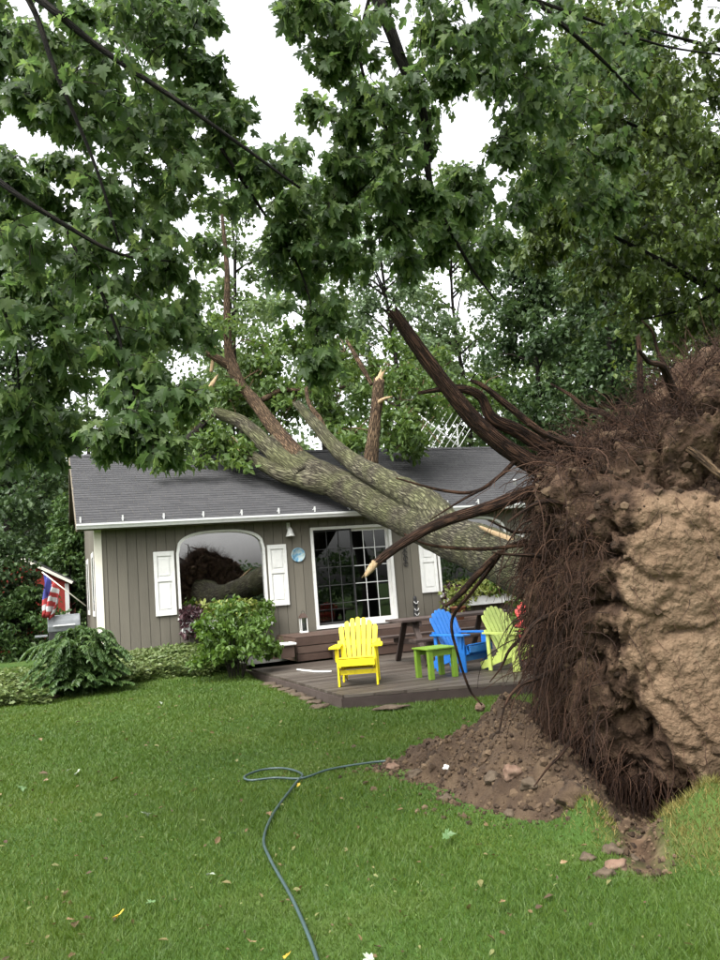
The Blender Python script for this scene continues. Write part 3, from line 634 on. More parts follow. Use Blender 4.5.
# lantern, totem, white cushion board, white hose on the step
t = hthing('white_lantern', 'small white lantern with a dark cap on the landing', 'lantern', 3.93, -.32, .642)
MB().box(-.075, .075, -.075, .075, 0, .035).build('base', 'white', t, bevel=.004)
for sx in (-1, 1):
    for sy in (-1, 1): MB().box(sx * .06 - .008, sx * .06 + .008, sy * .06 - .008, sy * .06 + .008, .036, .30).build('post', 'white', t)
MB().lathe([(.03, 0), (.03, .16), (.004, .165), (.004, .18), (0, .18)], (0, 0, .036)).build('candle', 'white', t, True)
MB().box(-.052, .052, -.052, .052, .03, .30).build('glazing', 'glass_door', t)
mb = MB(); mb.add([(-.085, -.085, .30), (.085, -.085, .30), (.085, .085, .30), (-.085, .085, .30), (-.03, -.03, .39), (.03, -.03, .39), (.03, .03, .39), (-.03, .03, .39)], [(3, 2, 1, 0), (4, 5, 6, 7), (0, 1, 5, 4), (1, 2, 6, 5), (2, 3, 7, 6), (3, 0, 4, 7)]); mb.build('cap', 'stepwood', t)
q = MB(); q.tube([(.035 * math.cos(w), 0, .40 + .035 * math.sin(w)) for w in np.linspace(0, 6.28, 16)], .005, 5); q.build('ring', 'black', t)
t = hthing('carved_totem', 'small black and white carved figure standing right of the patio door', 'figurine', 6.47, -.25, .642)
MB().lathe([(.075, 0), (.075, .05), (.05, .06), (.06, .15), (.055, .26), (.03, .30), (.05, .33), (.055, .40), (.04, .45), (.045, .47), (.03, .53), (0, .54)]).build('body', 'black', t, True)
for z in (.12, .22, .37):
    for s in (-1, 1): q = MB(); q.beam((s * .008, -.052, z), (s * .05, -.045, z + .05), .012, .028, (0, -1, 0)); q.build('white_marking', 'white', t)
t = hthing('white_bin', 'low dark box with a white lid beside the shrub at the landing', 'box', 3.12, -1.55, .3)
MB().box(-.2, .2, -.16, .16, 0, .22).build('body', 'stepwood', t); MB().box(-.24, .24, -.2, .2, .222, .265).build('lid', 'white', t, bevel=.01)
P = catmull([H(3.35, -2.2, .186), H(3.6, -2.5, .186), H(3.9, -2.7, .186), H(4.25, -2.75, .186)], 8)
P = catmull([at(296, 655, 14.2), at(306, 656, 13.9), at(318, 655, 13.6), at(330, 651, 13.5)], 8); P[:, 2] = .186
q = MB(); q.tube(P, .016, 8); tag(q.build('white_hose', 'rope', None, True), 'thin white hose lying on the deck behind the yellow chair', 'hose')
# tv antenna behind the ridge (fallen, leaning)
p0, p1 = at(421, 416, 22.7), at(462, 449, 22.7)
t = thing('tv_antenna', 'bent aluminium television antenna lying behind the roof ridge', 'antenna', tuple(p0))
q = MB(); q.tube([p0 - p0, p1 - p0], .022, 6); q.build('boom', 'alu', t, True)
for i in range(9):
    c = (p1 - p0) * (i + .4) / 9; d = (at(450, 400, 22.9) - at(425, 440, 22.5)); d /= np.linalg.norm(d); Lh = .55 + .05 * i; q = MB(); q.tube([c - d * Lh, c + d * Lh], .009, 5); q.build('element', 'alu', t)
pm = at(457, 424, 22.7) - p0; pb = np.array([pm[0] - .1, pm[1] + .05, pm[2] - 2.2]); q = MB(); q.tube([pb, pm], .024, 6); q.build('mast', 'alu', t)

# grill, flag, shed on the left
t = hthing('barbecue_grill', 'grey lidded barbecue grill beside the left end wall', 'grill', -.62, .9, float(ground(*H(-.62, .9, 0)[:2])) - .05); t.scale = (.72, .85, .9)
prof = [(-.28, 0), (-.30, .12), (-.26, .24), (-.15, .33), (0, .36), (.15, .33), (.26, .24), (.30, .12), (.28, 0)]
mb = MB(); mb.prism(prof, lambda y, z: (-.42, y, .78 + z), lambda y, z: (.42, y, .78 + z)); mb.build('lid', 'grey_metal', t, bevel=.02)
MB().box(-.40, .40, -.27, .27, .56, .775).build('firebox', 'black', t, bevel=.01)
MB().box(-.75, -.43, -.25, .25, .70, .73).build('side_shelf', 'grey_metal', t); MB().box(.43, .72, -.25, .25, .70, .73).build('side_shelf', 'grey_metal', t)
for sx in (-1, 1):
    for sy in (-1, 1): MB().box(sx * .38 - .02, sx * .38 + .02, sy * .23 - .02, sy * .23 + .02, 0, .558).build('leg', 'black', t)
q = MB(); q.beam((-.28, -.335, .92), (.28, -.335, .92), .025, .025); q.build('handle', 'alu', t)
def flagmat():
    m, n, l, b = newmat('flag_cloth')
    tc = n.new('ShaderNodeTexCoord'); sp = n.new('ShaderNodeSeparateXYZ'); l.new(tc.outputs['UV'], sp.inputs[0])
    w = n.new('ShaderNodeMath'); w.operation = 'MULTIPLY'; w.inputs[1].default_value = 3.5; l.new(sp.outputs[1], w.inputs[0])
    fr = n.new('ShaderNodeMath'); fr.operation = 'FRACT'; l.new(w.outputs[0], fr.inputs[0])
    gt = n.new('ShaderNodeMath'); gt.operation = 'GREATER_THAN'; gt.inputs[1].default_value = .5; l.new(fr.outputs[0], gt.inputs[0])
    mx = n.new('ShaderNodeMix'); mx.data_type = 'RGBA'; mx.inputs[6].default_value = (.28, .025, .025, 1); mx.inputs[7].default_value = (.42, .42, .42, 1); l.new(gt.outputs[0], mx.inputs[0])
    c1 = n.new('ShaderNodeMath'); c1.operation = 'LESS_THAN'; c1.inputs[1].default_value = .45; l.new(sp.outputs[0], c1.inputs[0])
    c2 = n.new('ShaderNodeMath'); c2.operation = 'GREATER_THAN'; c2.inputs[1].default_value = .43; l.new(sp.outputs[1], c2.inputs[0])
    an = n.new('ShaderNodeMath'); an.operation = 'MULTIPLY'; l.new(c1.outputs[0], an.inputs[0]); l.new(c2.outputs[0], an.inputs[1])
    m3 = n.new('ShaderNodeMix'); m3.data_type = 'RGBA'; m3.inputs[7].default_value = (.035, .04, .2, 1); l.new(an.outputs[0], m3.inputs[0]); l.new(mx.outputs[2], m3.inputs[6]); l.new(m3.outputs[2], b.inputs['Base Color'])
    b.inputs['Roughness'].default_value = .8
    return m
pa, pb = at(86, 606, 16.3), at(42, 572, 16.0)
t = thing('wall_flag', 'red, white and blue flag hanging limp from a slanted pole', 'flag', tuple(pa))
q = MB(); q.tube([(0, 0, 0), tuple(pb - pa)], .013, 6); q.build('pole', 'cream', t, True)
fv = []; fuv = []
for j in range(15):
    for i in range(13):
        u, v = i / 12, j / 14; top = (pb - pa) * (.97 - .36 * u); sway = .09 * math.sin(u * 15 + v * 2) * (.35 + v)
        fv.append(top + np.array([sway * .5 - v * .02 - .14 * u * v, sway, -v * (.78 - .12 * u)])); fuv.append((u, 1 - v)); fv[-1] = fv[-1] + np.array([.05 * math.sin(u * 14) * v, .05 * math.cos(u * 12 + v * 3) * v, -.05 * v * math.sin(u * 6)])
ff = [(j * 13 + i, j * 13 + i + 1, (j + 1) * 13 + i + 1, (j + 1) * 13 + i) for j in range(14) for i in range(12)]
o = np_mesh('cloth', fv, ff, flagmat(), t, True); put_uv(o, fuv); sm = o.modifiers.new('thick', 'SOLIDIFY'); sm.thickness = .003
shp = at(34, 590, 21.3); gz = float(ground(shp[0], shp[1]))
t = thing('red_shed', 'red wooden shed with white trim among the bushes far left', 'shed', (shp[0] - .4, shp[1], gz - .05), math.radians(15))
MB().box(-1.3, 1.3, -1.0, 1.0, 0, 1.75).build('wall', 'barn', t)
mb = MB(); mb.prism([(-1.45, 1.72), (0, 2.55), (1.45, 1.72), (1.45, 1.8), (0, 2.65), (-1.45, 1.8)], lambda x, z: (x, -1.15, z), lambda x, z: (x, 1.15, z)); mb.build('roof', 'shingle', t)
mb = MB(); mb.prism([(-1.3, 1.75), (1.3, 1.75), (0, 2.5)], lambda x, z: (x, -1.0, z), lambda x, z: (x, -.96, z)); mb.build('gable', 'barn', t)
for x in (-1.32, 1.22): MB().box(x, x + .10, -1.03, -1.004, 0, 1.75).build('corner_board', 'white', t)
for s in (-1, 1): q = MB(); q.beam((s * 1.42, -1.17, 1.75), (0, -1.17, 2.58), .02, .07, (0, 0, 1)); q.build('rake_board', 'cream', t)
q = MB(); q.box(-.45, .45, -1.03, -1.004, .02, 1.6); d_ = q.build('door', 'barn', t); MB().box(.3, .36, -1.05, -1.031, .75, .9).build('handle', 'black', d_)

# ------------------------------------------------------------------ the uprooted tree
def rebase(t):
    for c in t.children: c.location = c.location - t.location
def unit(v): v = np.asarray(v, float); return v / np.linalg.norm(v)
PC = np.array([2.84, 6.20, 1.47]); PN = unit((.12, -1, -.13)); E1 = unit(np.cross((0, 0, 1), PN)) ; E1 = E1 if E1[0] > 0 else -E1
E2 = unit(np.cross(E1, PN)); E2 = E2 if E2[2] > 0 else -E2
PR1, PR2, PHH = 1.72, 1.62, .62
ut = thing('uprooted_tree', 'huge uprooted tree with its soil-packed root plate, trunk lying across the cottage roof', 'fallen tree', (PC[0], PC[1] + .3, 0))
def plate_pt(th, ph):
    d = np.array([math.cos(th), math.sin(th)])
    pe = 3.6 if d[1] < 0 else 1.75
    rr = (abs(d[0]) ** pe + abs(d[1]) ** pe) ** (-1 / pe) + .10 * mn.noise(Vector((d[0] * 1.6, d[1] * 1.6, 3.1))) + .07 * mn.noise(Vector((d[0] * 5, d[1] * 5, 7.7)))
    cp = max(0, math.cos(ph)) ** .42; sp = math.copysign(abs(math.sin(ph)) ** .75, math.sin(ph))
    return d[0] * PR1 * rr * cp, d[1] * PR2 * rr * cp, sp * PHH
def fbm(p, f, oc=5):
    s_, a_ = 0, 1
    for _ in range(oc): s_ += a_ * mn.noise(p * f); f *= 2.05; a_ *= .55
    return s_
NT, NP = 300, 210; pv = []; sub = []
for j in range(NP + 1):
    ph = -math.pi / 2 + math.pi * j / NP
    for i in range(NT):
        th = 2 * math.pi * i / NT; u, v, w = plate_pt(th, ph)
        p = PC + E1 * u + E2 * v + PN * w; q = Vector(p)
        dirn = unit(E1 * u / 1.5 + E2 * v / 1.5 + PN * w * 1.6 + 1e-6)
        ub = np.interp(v, [-1.6, -1.25, -.9, -.5, 0, .6, 1.0], [-.85, -.95, -1.2, -1.38, -1.38, -1.18, -.7])
        tanw = max(0, min(1, (w / PHH - .2) / .4)) * float(sstep((u - ub) / .22)) * float(1 - sstep((v - .48) / .5))
        f1 = fbm(q, 1.3, 2); f2 = fbm(q + Vector((9, 2, 4)), 4.2, 6); f3 = fbm(Vector((q.x * 7, q.y * 7, q.z * 2.2)), 1.5, 4)
        bil = abs(mn.noise(q * 3.3 + Vector((1, 7, 3)))) + .5 * abs(mn.noise(q * 7.1)) + .3 * abs(mn.noise(q * 15.3)) + .2 * abs(mn.noise(q * 31.0))
        ridge = abs(mn.noise(q * 2.6 + Vector((5, 5, 5)) + Vector((f2, f3, f1)) * .25))
        disp = (.10 - .065 * tanw) * f1 + (.03 - .008 * tanw) * f3 + (.022 - .004 * tanw) * f2 - (.11 - .095 * tanw) * bil + (.035 - .023 * tanw) * mn.noise(q * 19) + (.024 - .014 * tanw) * mn.noise(q * 41) - (.12 if ridge < .05 else .12 * max(0, .12 - ridge) / .07) * (1 - .72 * tanw)
        lob = math.exp(-(((u + .85) / .40) ** 2 + ((v + 1.08) / .32) ** 2)); cutv = math.exp(-(((u + 1.30) / .22) ** 2 + ((v + 1.15) / .4) ** 2))
        disp += .14 * lob * tanw - .20 * cutv
        hol = math.exp(-(((u + .5) / .6) ** 2 + ((v - .80) / .22) ** 2)); disp -= .25 * hol * (w > 0)
        crack = max(0, 1 - ridge / .05)
        pv.append(p + dirn * disp); sub.append(min(1, max(0, tanw * (.86 + .25 * lob) - .7 * cutv - .6 * hol + .16 * f1 + .10 * f3 - .55 * crack - .25 * max(0, bil - .75))))
pf = [(j * NT + i, j * NT + (i + 1) % NT, (j + 1) * NT + (i + 1) % NT, (j + 1) * NT + i) for j in range(NP) for i in range(NT)]
plate = np_mesh('root_plate', pv, pf, 'plate', ut, True)
aa_ = plate.data.attributes.new('subsoil', 'FLOAT', 'POINT'); aa_.data.foreach_set('value', np.array(sub, np.float32))
tag(plate, 'upended disc of tan subsoil and dark topsoil facing the camera')
# trunk
T_ = [PC - PN * .25 + E1 * -.25, (2.28, 7.75, 1.42), at(546, 576, 9.0), at(505, 559, 10.6), at(455, 539, 12.8), at(410, 519, 14.8), at(365, 497, 16.6), at(330, 480, 17.4), at(300, 462, 18.1), at(275, 440, 18.7)]
limb('trunk', T_, [.60, .42, .345, .34, .345, .35, .345, .32, .27, .2], 'bark', ut, 40, 16, .09, 2.0)
def L(name, pts, rad, mat, k=14, jag=0, rough=.12, n=8): return limb(name, [p if len(p) == 3 and not isinstance(p, tuple) else at(*p) for p in pts], rad, mat, ut, k, n, rough, 3.0, jag)
L('limb', [(452, 538, 12.8), (430, 507, 14.0), (398, 488, 15.2), (362, 468, 16.7), (337, 449, 17.5), (316, 425, 18.2), (297, 404, 18.7)], [.30, .27, .25, .21, .17, .14, .09], 'bark', 20, .08)
L('limb', [(303, 465, 18.0), (276, 430, 18.7), (255, 402, 19.1), (241, 386, 19.3), (232, 366, 19.4)], [.24, .17, .15, .14, .15], 'bark_brown', 16)
L('limb', [(233, 370, 19.4), (228, 345, 19.4), (227, 310, 19.4), (227, 270, 19.4), (222, 215, 19.6)], [.16, .10, .085, .07, .04], 'bark_brown', 12)
L('limb', [(232, 368, 19.4), (218, 359, 19.3), (207, 353, 19.2)], [.11, .10, .07], 'bark_brown', 10, .12)
L('limb', [(303, 478, 17.7), (268, 447, 18.4), (244, 424, 18.9), (216, 412, 19.1)], [.27, .20, .17, .13], 'bark', 16, .1)
L('limb', [(345, 488, 17.0), (315, 482, 17.45), (280, 473, 17.9), (248, 455, 18.4)], [.22, .24, .18, .14], 'bark', 16, .12)
L('splinter', [(250, 456, 18.4), (246, 453, 18.37), (243, 450, 18.35)], [.12, .11, .08], 'splinter', 12, .22)
L('limb', [(370, 466, 17.0), (374, 430, 17.1), (377, 405, 17.15), (379, 381, 17.2)], [.17, .13, .125, .12], 'bark_brown', 14, .1)
L('splinter', [(379, 384, 17.2), (379, 380, 17.2), (380, 377, 17.2)], [.11, .10, .06], 'splinter', 12, .2)
L('limb', [(376, 404, 17.1), (384, 399, 17.0), (391, 397, 16.9)], [.06, .04, .02], 'splinter', 8, .05)
L('limb', [(372, 385, 18.5), (358, 360, 18.6), (347, 341, 18.7)], [.05, .06, .04], 'bark_brown', 8, .15)
L('limb', [(160, 468, 18.6), (182, 446, 19.0), (203, 424, 19.4)], [.10, .10, .08], 'bark_dark', 10, .1)
L('limb', [(330, 445, 18.4), (320, 420, 18.6), (308, 400, 18.9), (305, 360, 19.4)], [.09, .07, .05, .03], 'bark_brown', 8)
L('limb', [(262, 400, 19.2), (285, 390, 19.5), (320, 393, 19.7), (350, 385, 20)], [.07, .06, .05, .03], 'bark_brown', 8)
L('splinter', [(211, 372, 19.3), (213, 360, 19.3), (215, 345, 19.3)], [.04, .05, .015], 'splinter', 6, .08)
L('splinter', [(208, 392, 19.2), (213, 383, 19.2), (217, 376, 19.3)], [.07, .06, .02], 'splinter', 6, .08)
# bark torn away at the base of the trunk
L('splinter', [(556, 566, 8.7), (530, 551, 9.45), (505, 538, 10.2), (480, 527, 11.0)], [.05, .06, .05, .02], 'splinter', 8, .06)
L('splinter', [(556, 592, 8.5), (535, 585, 9.0), (510, 574, 9.8)], [.06, .06, .03], 'bark_brown', 8, .05)
# roots
def root(pts, rad, mat='root', k=12, jag=0, n=9): return L('root', pts, rad, mat, k, jag, .16, n)
root([(640, 515, 6.3), (600, 494, 6.35), (560, 480, 6.3), (512, 452, 6.2), (470, 415, 6.1), (430, 364, 6.0), (394, 313, 5.9)], [.13, .088, .076, .07, .064, .056, .046], k=18, jag=.05)
root([(620, 498, 6.2), (585, 491, 6.2), (540, 489, 6.1), (490, 507, 5.95), (440, 523, 5.85), (400, 545, 5.75), (372, 566, 5.68)], [.08, .058, .048, .043, .039, .034, .027], k=14)
L('splinter', [(375, 563, 5.69), (370, 570, 5.66), (365, 576, 5.63)], [.029, .026, .013], 'splinter', 10, .05)
root([(610, 480, 6.3), (560, 457, 6.25), (520, 432, 6.2), (492, 418, 6.15), (480, 396, 6.1), (455, 388, 6.05), (418, 393, 6.0)], [.08, .06, .055, .05, .038, .03, .012], k=12)
root([(605, 472, 6.15), (548, 437, 6.1), (507, 405, 6.05), (483, 386, 6.0), (470, 380, 6.0)], [.04, .03, .026, .02, .012], k=10)
root([(590, 556, 6.2), (570, 549, 6.2), (530, 545, 6.1), (480, 549, 6.0), (430, 545, 5.95), (404, 534, 5.9)], [.02, .016, .014, .013, .011, .007], k=7)
root([(520, 456, 6.2), (497, 478, 6.15), (474, 492, 6.1), (440, 490, 6.0), (396, 478, 5.95)], [.02, .015, .014, .012, .006], k=7)
root([(508, 470, 6.1), (485, 487, 6.05), (462, 500, 6.0), (430, 520, 6.0)], [.014, .012, .010, .005], k=6)
root([(528, 540, 6.4), (506, 548, 6.4), (492, 566, 6.45), (472, 592, 6.5), (452, 620, 6.6), (458, 655, 6.7), (470, 690, 6.8), (482, 705, 6.8)], [.018, .018, .016, .015, .013, .012, .010, .007], k=8)
root([(500, 552, 6.4), (478, 574, 6.4), (460, 594, 6.45), (446, 606, 6.5)], [.022, .026, .024, .015], k=9, jag=.02)
root([(620, 490, 6.0), (612, 455, 5.95), (609, 432, 5.95), (620, 418, 6.0)], [.05, .045, .04, .02], k=10, jag=.03)
root([(592, 470, 6.1), (606, 450, 6.0), (613, 470, 5.9)], [.035, .035, .025], 'bark_brown', k=9, jag=.03)
root([(610, 455, 6.1), (650, 428, 6.0), (690, 428, 5.9), (740, 448, 5.8)], [.05, .06, .06, .05], 'bark_brown', k=12)
root([(650, 430, 5.75), (690, 450, 5.6), (722, 476, 5.5), (760, 500, 5.45)], [.025, .03, .028, .02], 'bark_brown', k=9)
root([(642, 430, 6.2), (640, 395, 6.2), (640, 365, 6.2), (638, 336, 6.2)], [.035, .028, .024, .018], k=8, jag=.03)
root([(600, 460, 6.2), (575, 462, 6.2), (548, 470, 6.15), (535, 466, 6.1)], [.022, .02, .016, .008], 'bark_brown', k=7)
for (th, w0, ln, r0) in [(2.0, .3, .8, .035), (2.25, .0, .7, .03), (2.5, .2, .6, .03), (1.6, .1, .7, .04), (1.35, .3, .6, .03), (2.75, .4, .55, .022), (3.0, .1, .6, .02), (3.25, .3, .7, .02), (3.5, .2, .8, .018), (3.75, .4, .6, .018), (1.85, -.2, .6, .02), (1.1, .2, .6, .03), (2.9, -.2, .7, .018), (3.4, -.2, .6, .016)]:
    ph = math.asin(max(-1, min(1, w0))); u, v, w = plate_pt(th, ph); p = PC + E1 * u * .92 + E2 * v * .92 + PN * w
    d = unit(E1 * math.cos(th) + E2 * math.sin(th) + PN * random.uniform(-.2, .5)); pts = [p - d * .12]; cur = p; 
    for s_ in range(4):
        cur = cur + d * ln / 4; pts.append(np.array(cur)); d = unit(d + np.array([random.uniform(-.5, .5), random.uniform(-.5, .5), random.uniform(-.75, .25)]))
    L('root', [np.array(p_) for p_ in pts], [r0, r0 * .9, r0 * .7, r0 * .5, r0 * .25], 'root', 8)
# fine roots: hair-thin strands hanging from the rim and matted on top
def strands(n, thr, wr, lr, up, grav, rad, seg=6, spread=.6, out_=.9):
    ch = []
    for _ in range(n):
        th = random.uniform(*thr); w0 = random.uniform(*wr); u, v, w = plate_pt(th, math.asin(w0))
        p = PC + E1 * u * .97 + E2 * v * .97 + PN * w; d = unit((E1 * math.cos(th) + E2 * math.sin(th)) * out_ + PN * random.uniform(-.3, .7) + np.array([0, 0, up]) + np.array([random.gauss(0, spread) for _ in range(3)]))
        Ls = random.uniform(*lr); pts = [p - d * .06]
        for s_ in range(seg):
            p = p + d * Ls / seg; pts.append(p); d = unit(d + np.array([random.gauss(0, .28), random.gauss(0, .28), random.gauss(0, .22) - grav]))
        r0 = random.uniform(*rad); V, F, _ = tube_arrays(pts, np.linspace(r0, r0 * .35, seg + 1), 3); F = [f if len(f) == 3 else None for f in F] and F
        Q = np.array([f for f in F if len(f) == 4]); ch.append((V, Q))
    return ch
ch = strands(1700, (2.3, 4.3), (-.95, .2), (.12, .42), -.15, .45, (.002, .005))
ch += strands(1500, (.9, 2.6), (-.6, .6), (.12, .42), .25, .08, (.002, .0042), 6, .8)
ch += strands(450, (1.2, 3.3), (.2, .75), (.12, .34), -.4, .4, (.002, .004))
ch += strands(900, (2.8, 4.2), (-.2, .7), (.12, .38), -.3, .45, (.002, .0045))
ch += strands(110, (2.4, 4.2), (-.8, .3), (.35, .8), -.2, .35, (.004, .008), 8, .5)
FP = np.array(pv); FW_ = np.array(sub); fr_i = [i for i in RS.randint(0, len(pv), 9000) if FW_[i] > .4][:420]
for i in fr_i:                                   # broken rootlets combed over the bare face
    p = FP[i] + PN * .004; d = unit(np.array([random.gauss(0, .5), -.25, -1])); pts = [p - PN * .03]; Ls = random.uniform(.05, .28)
    for s_ in range(5): p = p + d * Ls / 5 + PN * random.gauss(.004, .004); pts.append(p); d = unit(d + np.array([random.gauss(0, .35), random.gauss(0, .1), -.1]))
    V_, F_, _ = tube_arrays(pts, np.linspace(.003, .001, 6), 3); ch.append((V_, np.array([f for f in F_ if len(f) == 4])))
V, F = join(ch); o = np_mesh('fine_roots', V, F, 'rootlet', ut, True); o['kind'] = 'stuff'
# small clods stuck in the roots
def blob_template(seed, sub=1):
    import bmesh
    bm = bmesh.new(); bmesh.ops.create_icosphere(bm, subdivisions=sub, radius=1)
    for v_ in bm.verts: v_.co *= 1 + .55 * mn.noise(v_.co * 1.1 + Vector((seed * 3.1, seed, 0))) + .3 * mn.noise(v_.co * 2.7 + Vector((0, seed * 1.7, 4)))
    V = np.array([v_.co for v_ in bm.verts]); F = np.array([[x.index for x in f.verts] for f in bm.faces]); bm.free(); return V, F
CL = [blob_template(i + 1, 1) for i in range(4)]
def rand_rot(n):
    q = RS.normal(size=(n, 4)); q /= np.linalg.norm(q, axis=1, keepdims=True); w, x, y, z = q.T
    return np.stack([np.stack([1 - 2 * (y * y + z * z), 2 * (x * y - z * w), 2 * (x * z + y * w)], -1), np.stack([2 * (x * y + z * w), 1 - 2 * (x * x + z * z), 2 * (y * z - x * w)], -1), np.stack([2 * (x * z - y * w), 2 * (y * z + x * w), 1 - 2 * (x * x + y * y)], -1)], 1)
def clods(P, sc):
    ch = []; k_ = RS.randint(0, 4, len(P))
    for i in range(4):
        m_ = k_ == i
        if m_.sum(): ch.append(scatter(CL[i][0], CL[i][1], P[m_], rand_rot(m_.sum()), sc[m_]))
    return join(ch)
idx = RS.randint(0, len(pv), 2600); PV = np.array(pv)[idx]; keep = np.array(sub)[idx] < .6; PV = PV[keep]
V, F = clods(PV, RS.gamma(1.3, .008, len(PV)) + .004); o = np_mesh('soil_clods', V, F, 'clod', ut); o['kind'] = 'stuff'

# leaves -------------------------------------------------------------
def cluster_leaves(cents, rads, counts, size, tmpl, droop=.3, flat=.5, squash=.8):
    P = []
    for c, r, n in zip(cents, rads, counts):
        q = RS.normal(size=(int(n), 3)); q /= np.linalg.norm(q, axis=1, keepdims=True) + 1e-9; q *= (RS.rand(int(n), 1) ** .5) * r; q[:, 2] *= squash
        P.append(np.asarray(c) + q)
    P = np.vstack(P); n = len(P)
    yd = RS.normal(size=(n, 3)); yd[:, 2] -= droop * 2; up = RS.normal(size=(n, 3)) * flat; up[:, 2] += 1 - flat * .5
    return scatter(tmpl[0], tmpl[1], P, frames(yd, up), size * RS.uniform(.65, 1.25, n))
OV, RH, LB, MP = (OVAL_V, OVAL_F), (RHOM_V, RHOM_F), (LOBE_V, LOBE_F), (MAPLE_V, MAPLE_F)
blobs = [(250, 375, 19.6, 26), (300, 385, 20, 32), (340, 395, 20, 32), (400, 400, 20, 40), (425, 395, 20.5, 26), (448, 405, 23.6, 24), (402, 430, 19.4, 20), (480, 398, 23.5, 26), (228, 402, 19.6, 22), (283, 412, 20, 22), (330, 420, 19.6, 22), (352, 436, 18.6, 16), (215, 335, 20, 22), (262, 345, 20.5, 28), (208, 442, 19.3, 16), (235, 450, 18.8, 12), (390, 365, 20.5, 28), (430, 368, 21.5, 24), (345, 352, 20.5, 26), (190, 420, 20, 22), (400, 445, 20, 15), (300, 345, 21, 26)]
cents, rads, cnt = [], [], []
for (x, y, d, r) in blobs:
    for _ in range(9):
        a, rr = random.random() * 6.28, r * math.sqrt(random.random()); c = at(x + rr * math.cos(a), y + rr * .8 * math.sin(a), d + random.uniform(-.9, .9))
        cents.append(c); rads.append(random.uniform(.22, .42)); cnt.append(52)
for (x, y, d) in [(190, 462, 17.9), (203, 461, 18.0), (176, 463, 17.8), (216, 458, 18.1), (232, 462, 18.1), (158, 466, 17.6), (246, 465, 17.9)]:
    c = at(x, y, d); a_, b_ = hloc(c[0], c[1]); c[2] = max(c[2], rz(b_) + .08); cents.append(c); rads.append(.22); cnt.append(26)
V, F = cluster_leaves(cents, rads, cnt, .17, OV, .3, .8, .85)
o = np_mesh('crown', V, F, 'fallenleaf', ut); o['kind'] = 'stuff'
q = MB()
for (x, y, d, r) in blobs:                      # twigs through the broken crown
    for _ in range(5):
        c = at(x, y, d); e = at(x + random.uniform(-r, r) * 1.2, y + random.uniform(-r, r) * 1.1, d + random.uniform(-.8, .8)); m_ = .5 * (c + e) + np.array([random.gauss(0, .12) for _ in range(3)]); q.tube(catmull([c, m_, e], 4), np.linspace(.022, .006, 7) if False else .012, 4)
o = q.build('twigs', 'bark_brown', ut); o['kind'] = 'stuff'
rebase(ut)

# ------------------------------------------------------------------ trees
def tree(name, label, px, d, top_y, base_y, half_px, mat, size=.2, ncl=110, per=75, cr=.75, tmpl=RH, trunk_r=.16, bark='bark_dark', group='trees behind the cottage', cat='tree', lean=0, shape=1.0, twig=True):
    g0 = at(px, 560, d); bx, by = g0[0], g0[1]; bz = float(ground(bx, by)); top = at(px, top_y, d)[2]; low = at(px, base_y, d)[2]; R_ = half_px * d / FPX
    t = thing(name, label, cat, (bx, by, bz), 0, group)
    ax = lambda z: np.array([bx + lean * (z - bz) + .12 * math.sin(z * .7 + px), by + .1 * math.cos(z * .9), z])
    zs = np.linspace(bz - .15, bz + (top - bz) * .93, 9)
    limb('trunk', [ax(z) for z in zs], list(np.linspace(trunk_r, trunk_r * .18, 9)), bark, t, 9, 4, .12)
    cents, rads, cnt = [], [], []; qb = MB()
    for i in range(ncl):
        h = random.random() ** .85; z = low + (top - low) * h
        prof = (math.sin(math.pi * min(1, max(0, (h * .86 + .12)))) ** .6) * (1 - .25 * h)
        a = random.random() * 6.283; rr = R_ * prof * (random.random() ** .45) * shape * random.uniform(.75, 1.12)
        c = ax(z) + np.array([rr * math.cos(a), rr * math.sin(a) * .9, random.gauss(0, .15)])
        cents.append(c); rads.append(cr * random.uniform(.55, 1.2)); cnt.append(per * random.uniform(.6, 1.3))
        if i % 3 == 0:
            s_ = ax(max(bz + .4, z - rr * .55)); m_ = .5 * (s_ + c) + np.array([0, 0, .12 * rr]); qb.tube(catmull([s_, m_, c], 3), np.linspace(trunk_r * .3, .012, 5), 4)
    V, F = cluster_leaves(cents, rads, cnt, size, tmpl, .25, .75, .7)
    o = np_mesh('crown', V, F, mat, t); o['kind'] = 'stuff'
    o = qb.build('branches', bark, t); o['kind'] = 'stuff'
    rebase(t); return t
tree('broadleaf_tree', 'slender pale tree behind the roof at the split snag', 250, 27, 150, 430, 62, 'bgleaf', .20, 75, 70, .6)
tree('broadleaf_tree', 'pale green tree directly behind the middle of the roof', 330, 31, 180, 440, 75, 'bghaze', .22, 110, 75, .75)
tree('broadleaf_tree', 'tall pale feathery tree behind the vertical broken stub', 410, 29, 160, 440, 72, 'bghaze', .20, 95, 75, .65)
tree('broadleaf_tree', 'green tree behind the television antenna', 480, 33, 165, 450, 80, 'bgleaf', .22, 130, 80, .75)
tree('broadleaf_tree', 'dark green tree rising behind the large upward root', 555, 25, 255, 500, 62, 'bgdark', .20, 110, 90, .65)
tree('broadleaf_tree', 'dark tree close behind the top of the root plate', 640, 23, 190, 540, 80, 'bgdark', .19, 130, 85, .7, trunk_r=.2)
tree('broadleaf_tree', 'olive green tree behind the root plate at the edge', 745, 19, 110, 560, 105, 'olive', .16, 130, 90, .65, trunk_r=.2)
tree('broadleaf_tree', 'tall olive tree filling the top corner beyond the root plate', 655, 28, 10, 330, 110, 'olive', .20, 230, 95, .8, trunk_r=.24)
tree('broadleaf_tree', 'deep green tree high behind the olive tree at the right edge', 700, 25, 20, 420, 95, 'bgdark', .20, 200, 90, .8, trunk_r=.22)
tree('broadleaf_tree', 'green tree between the dark tree and the right corner', 600, 30, 130, 420, 70, 'bgleaf', .21, 140, 85, .75, trunk_r=.2)
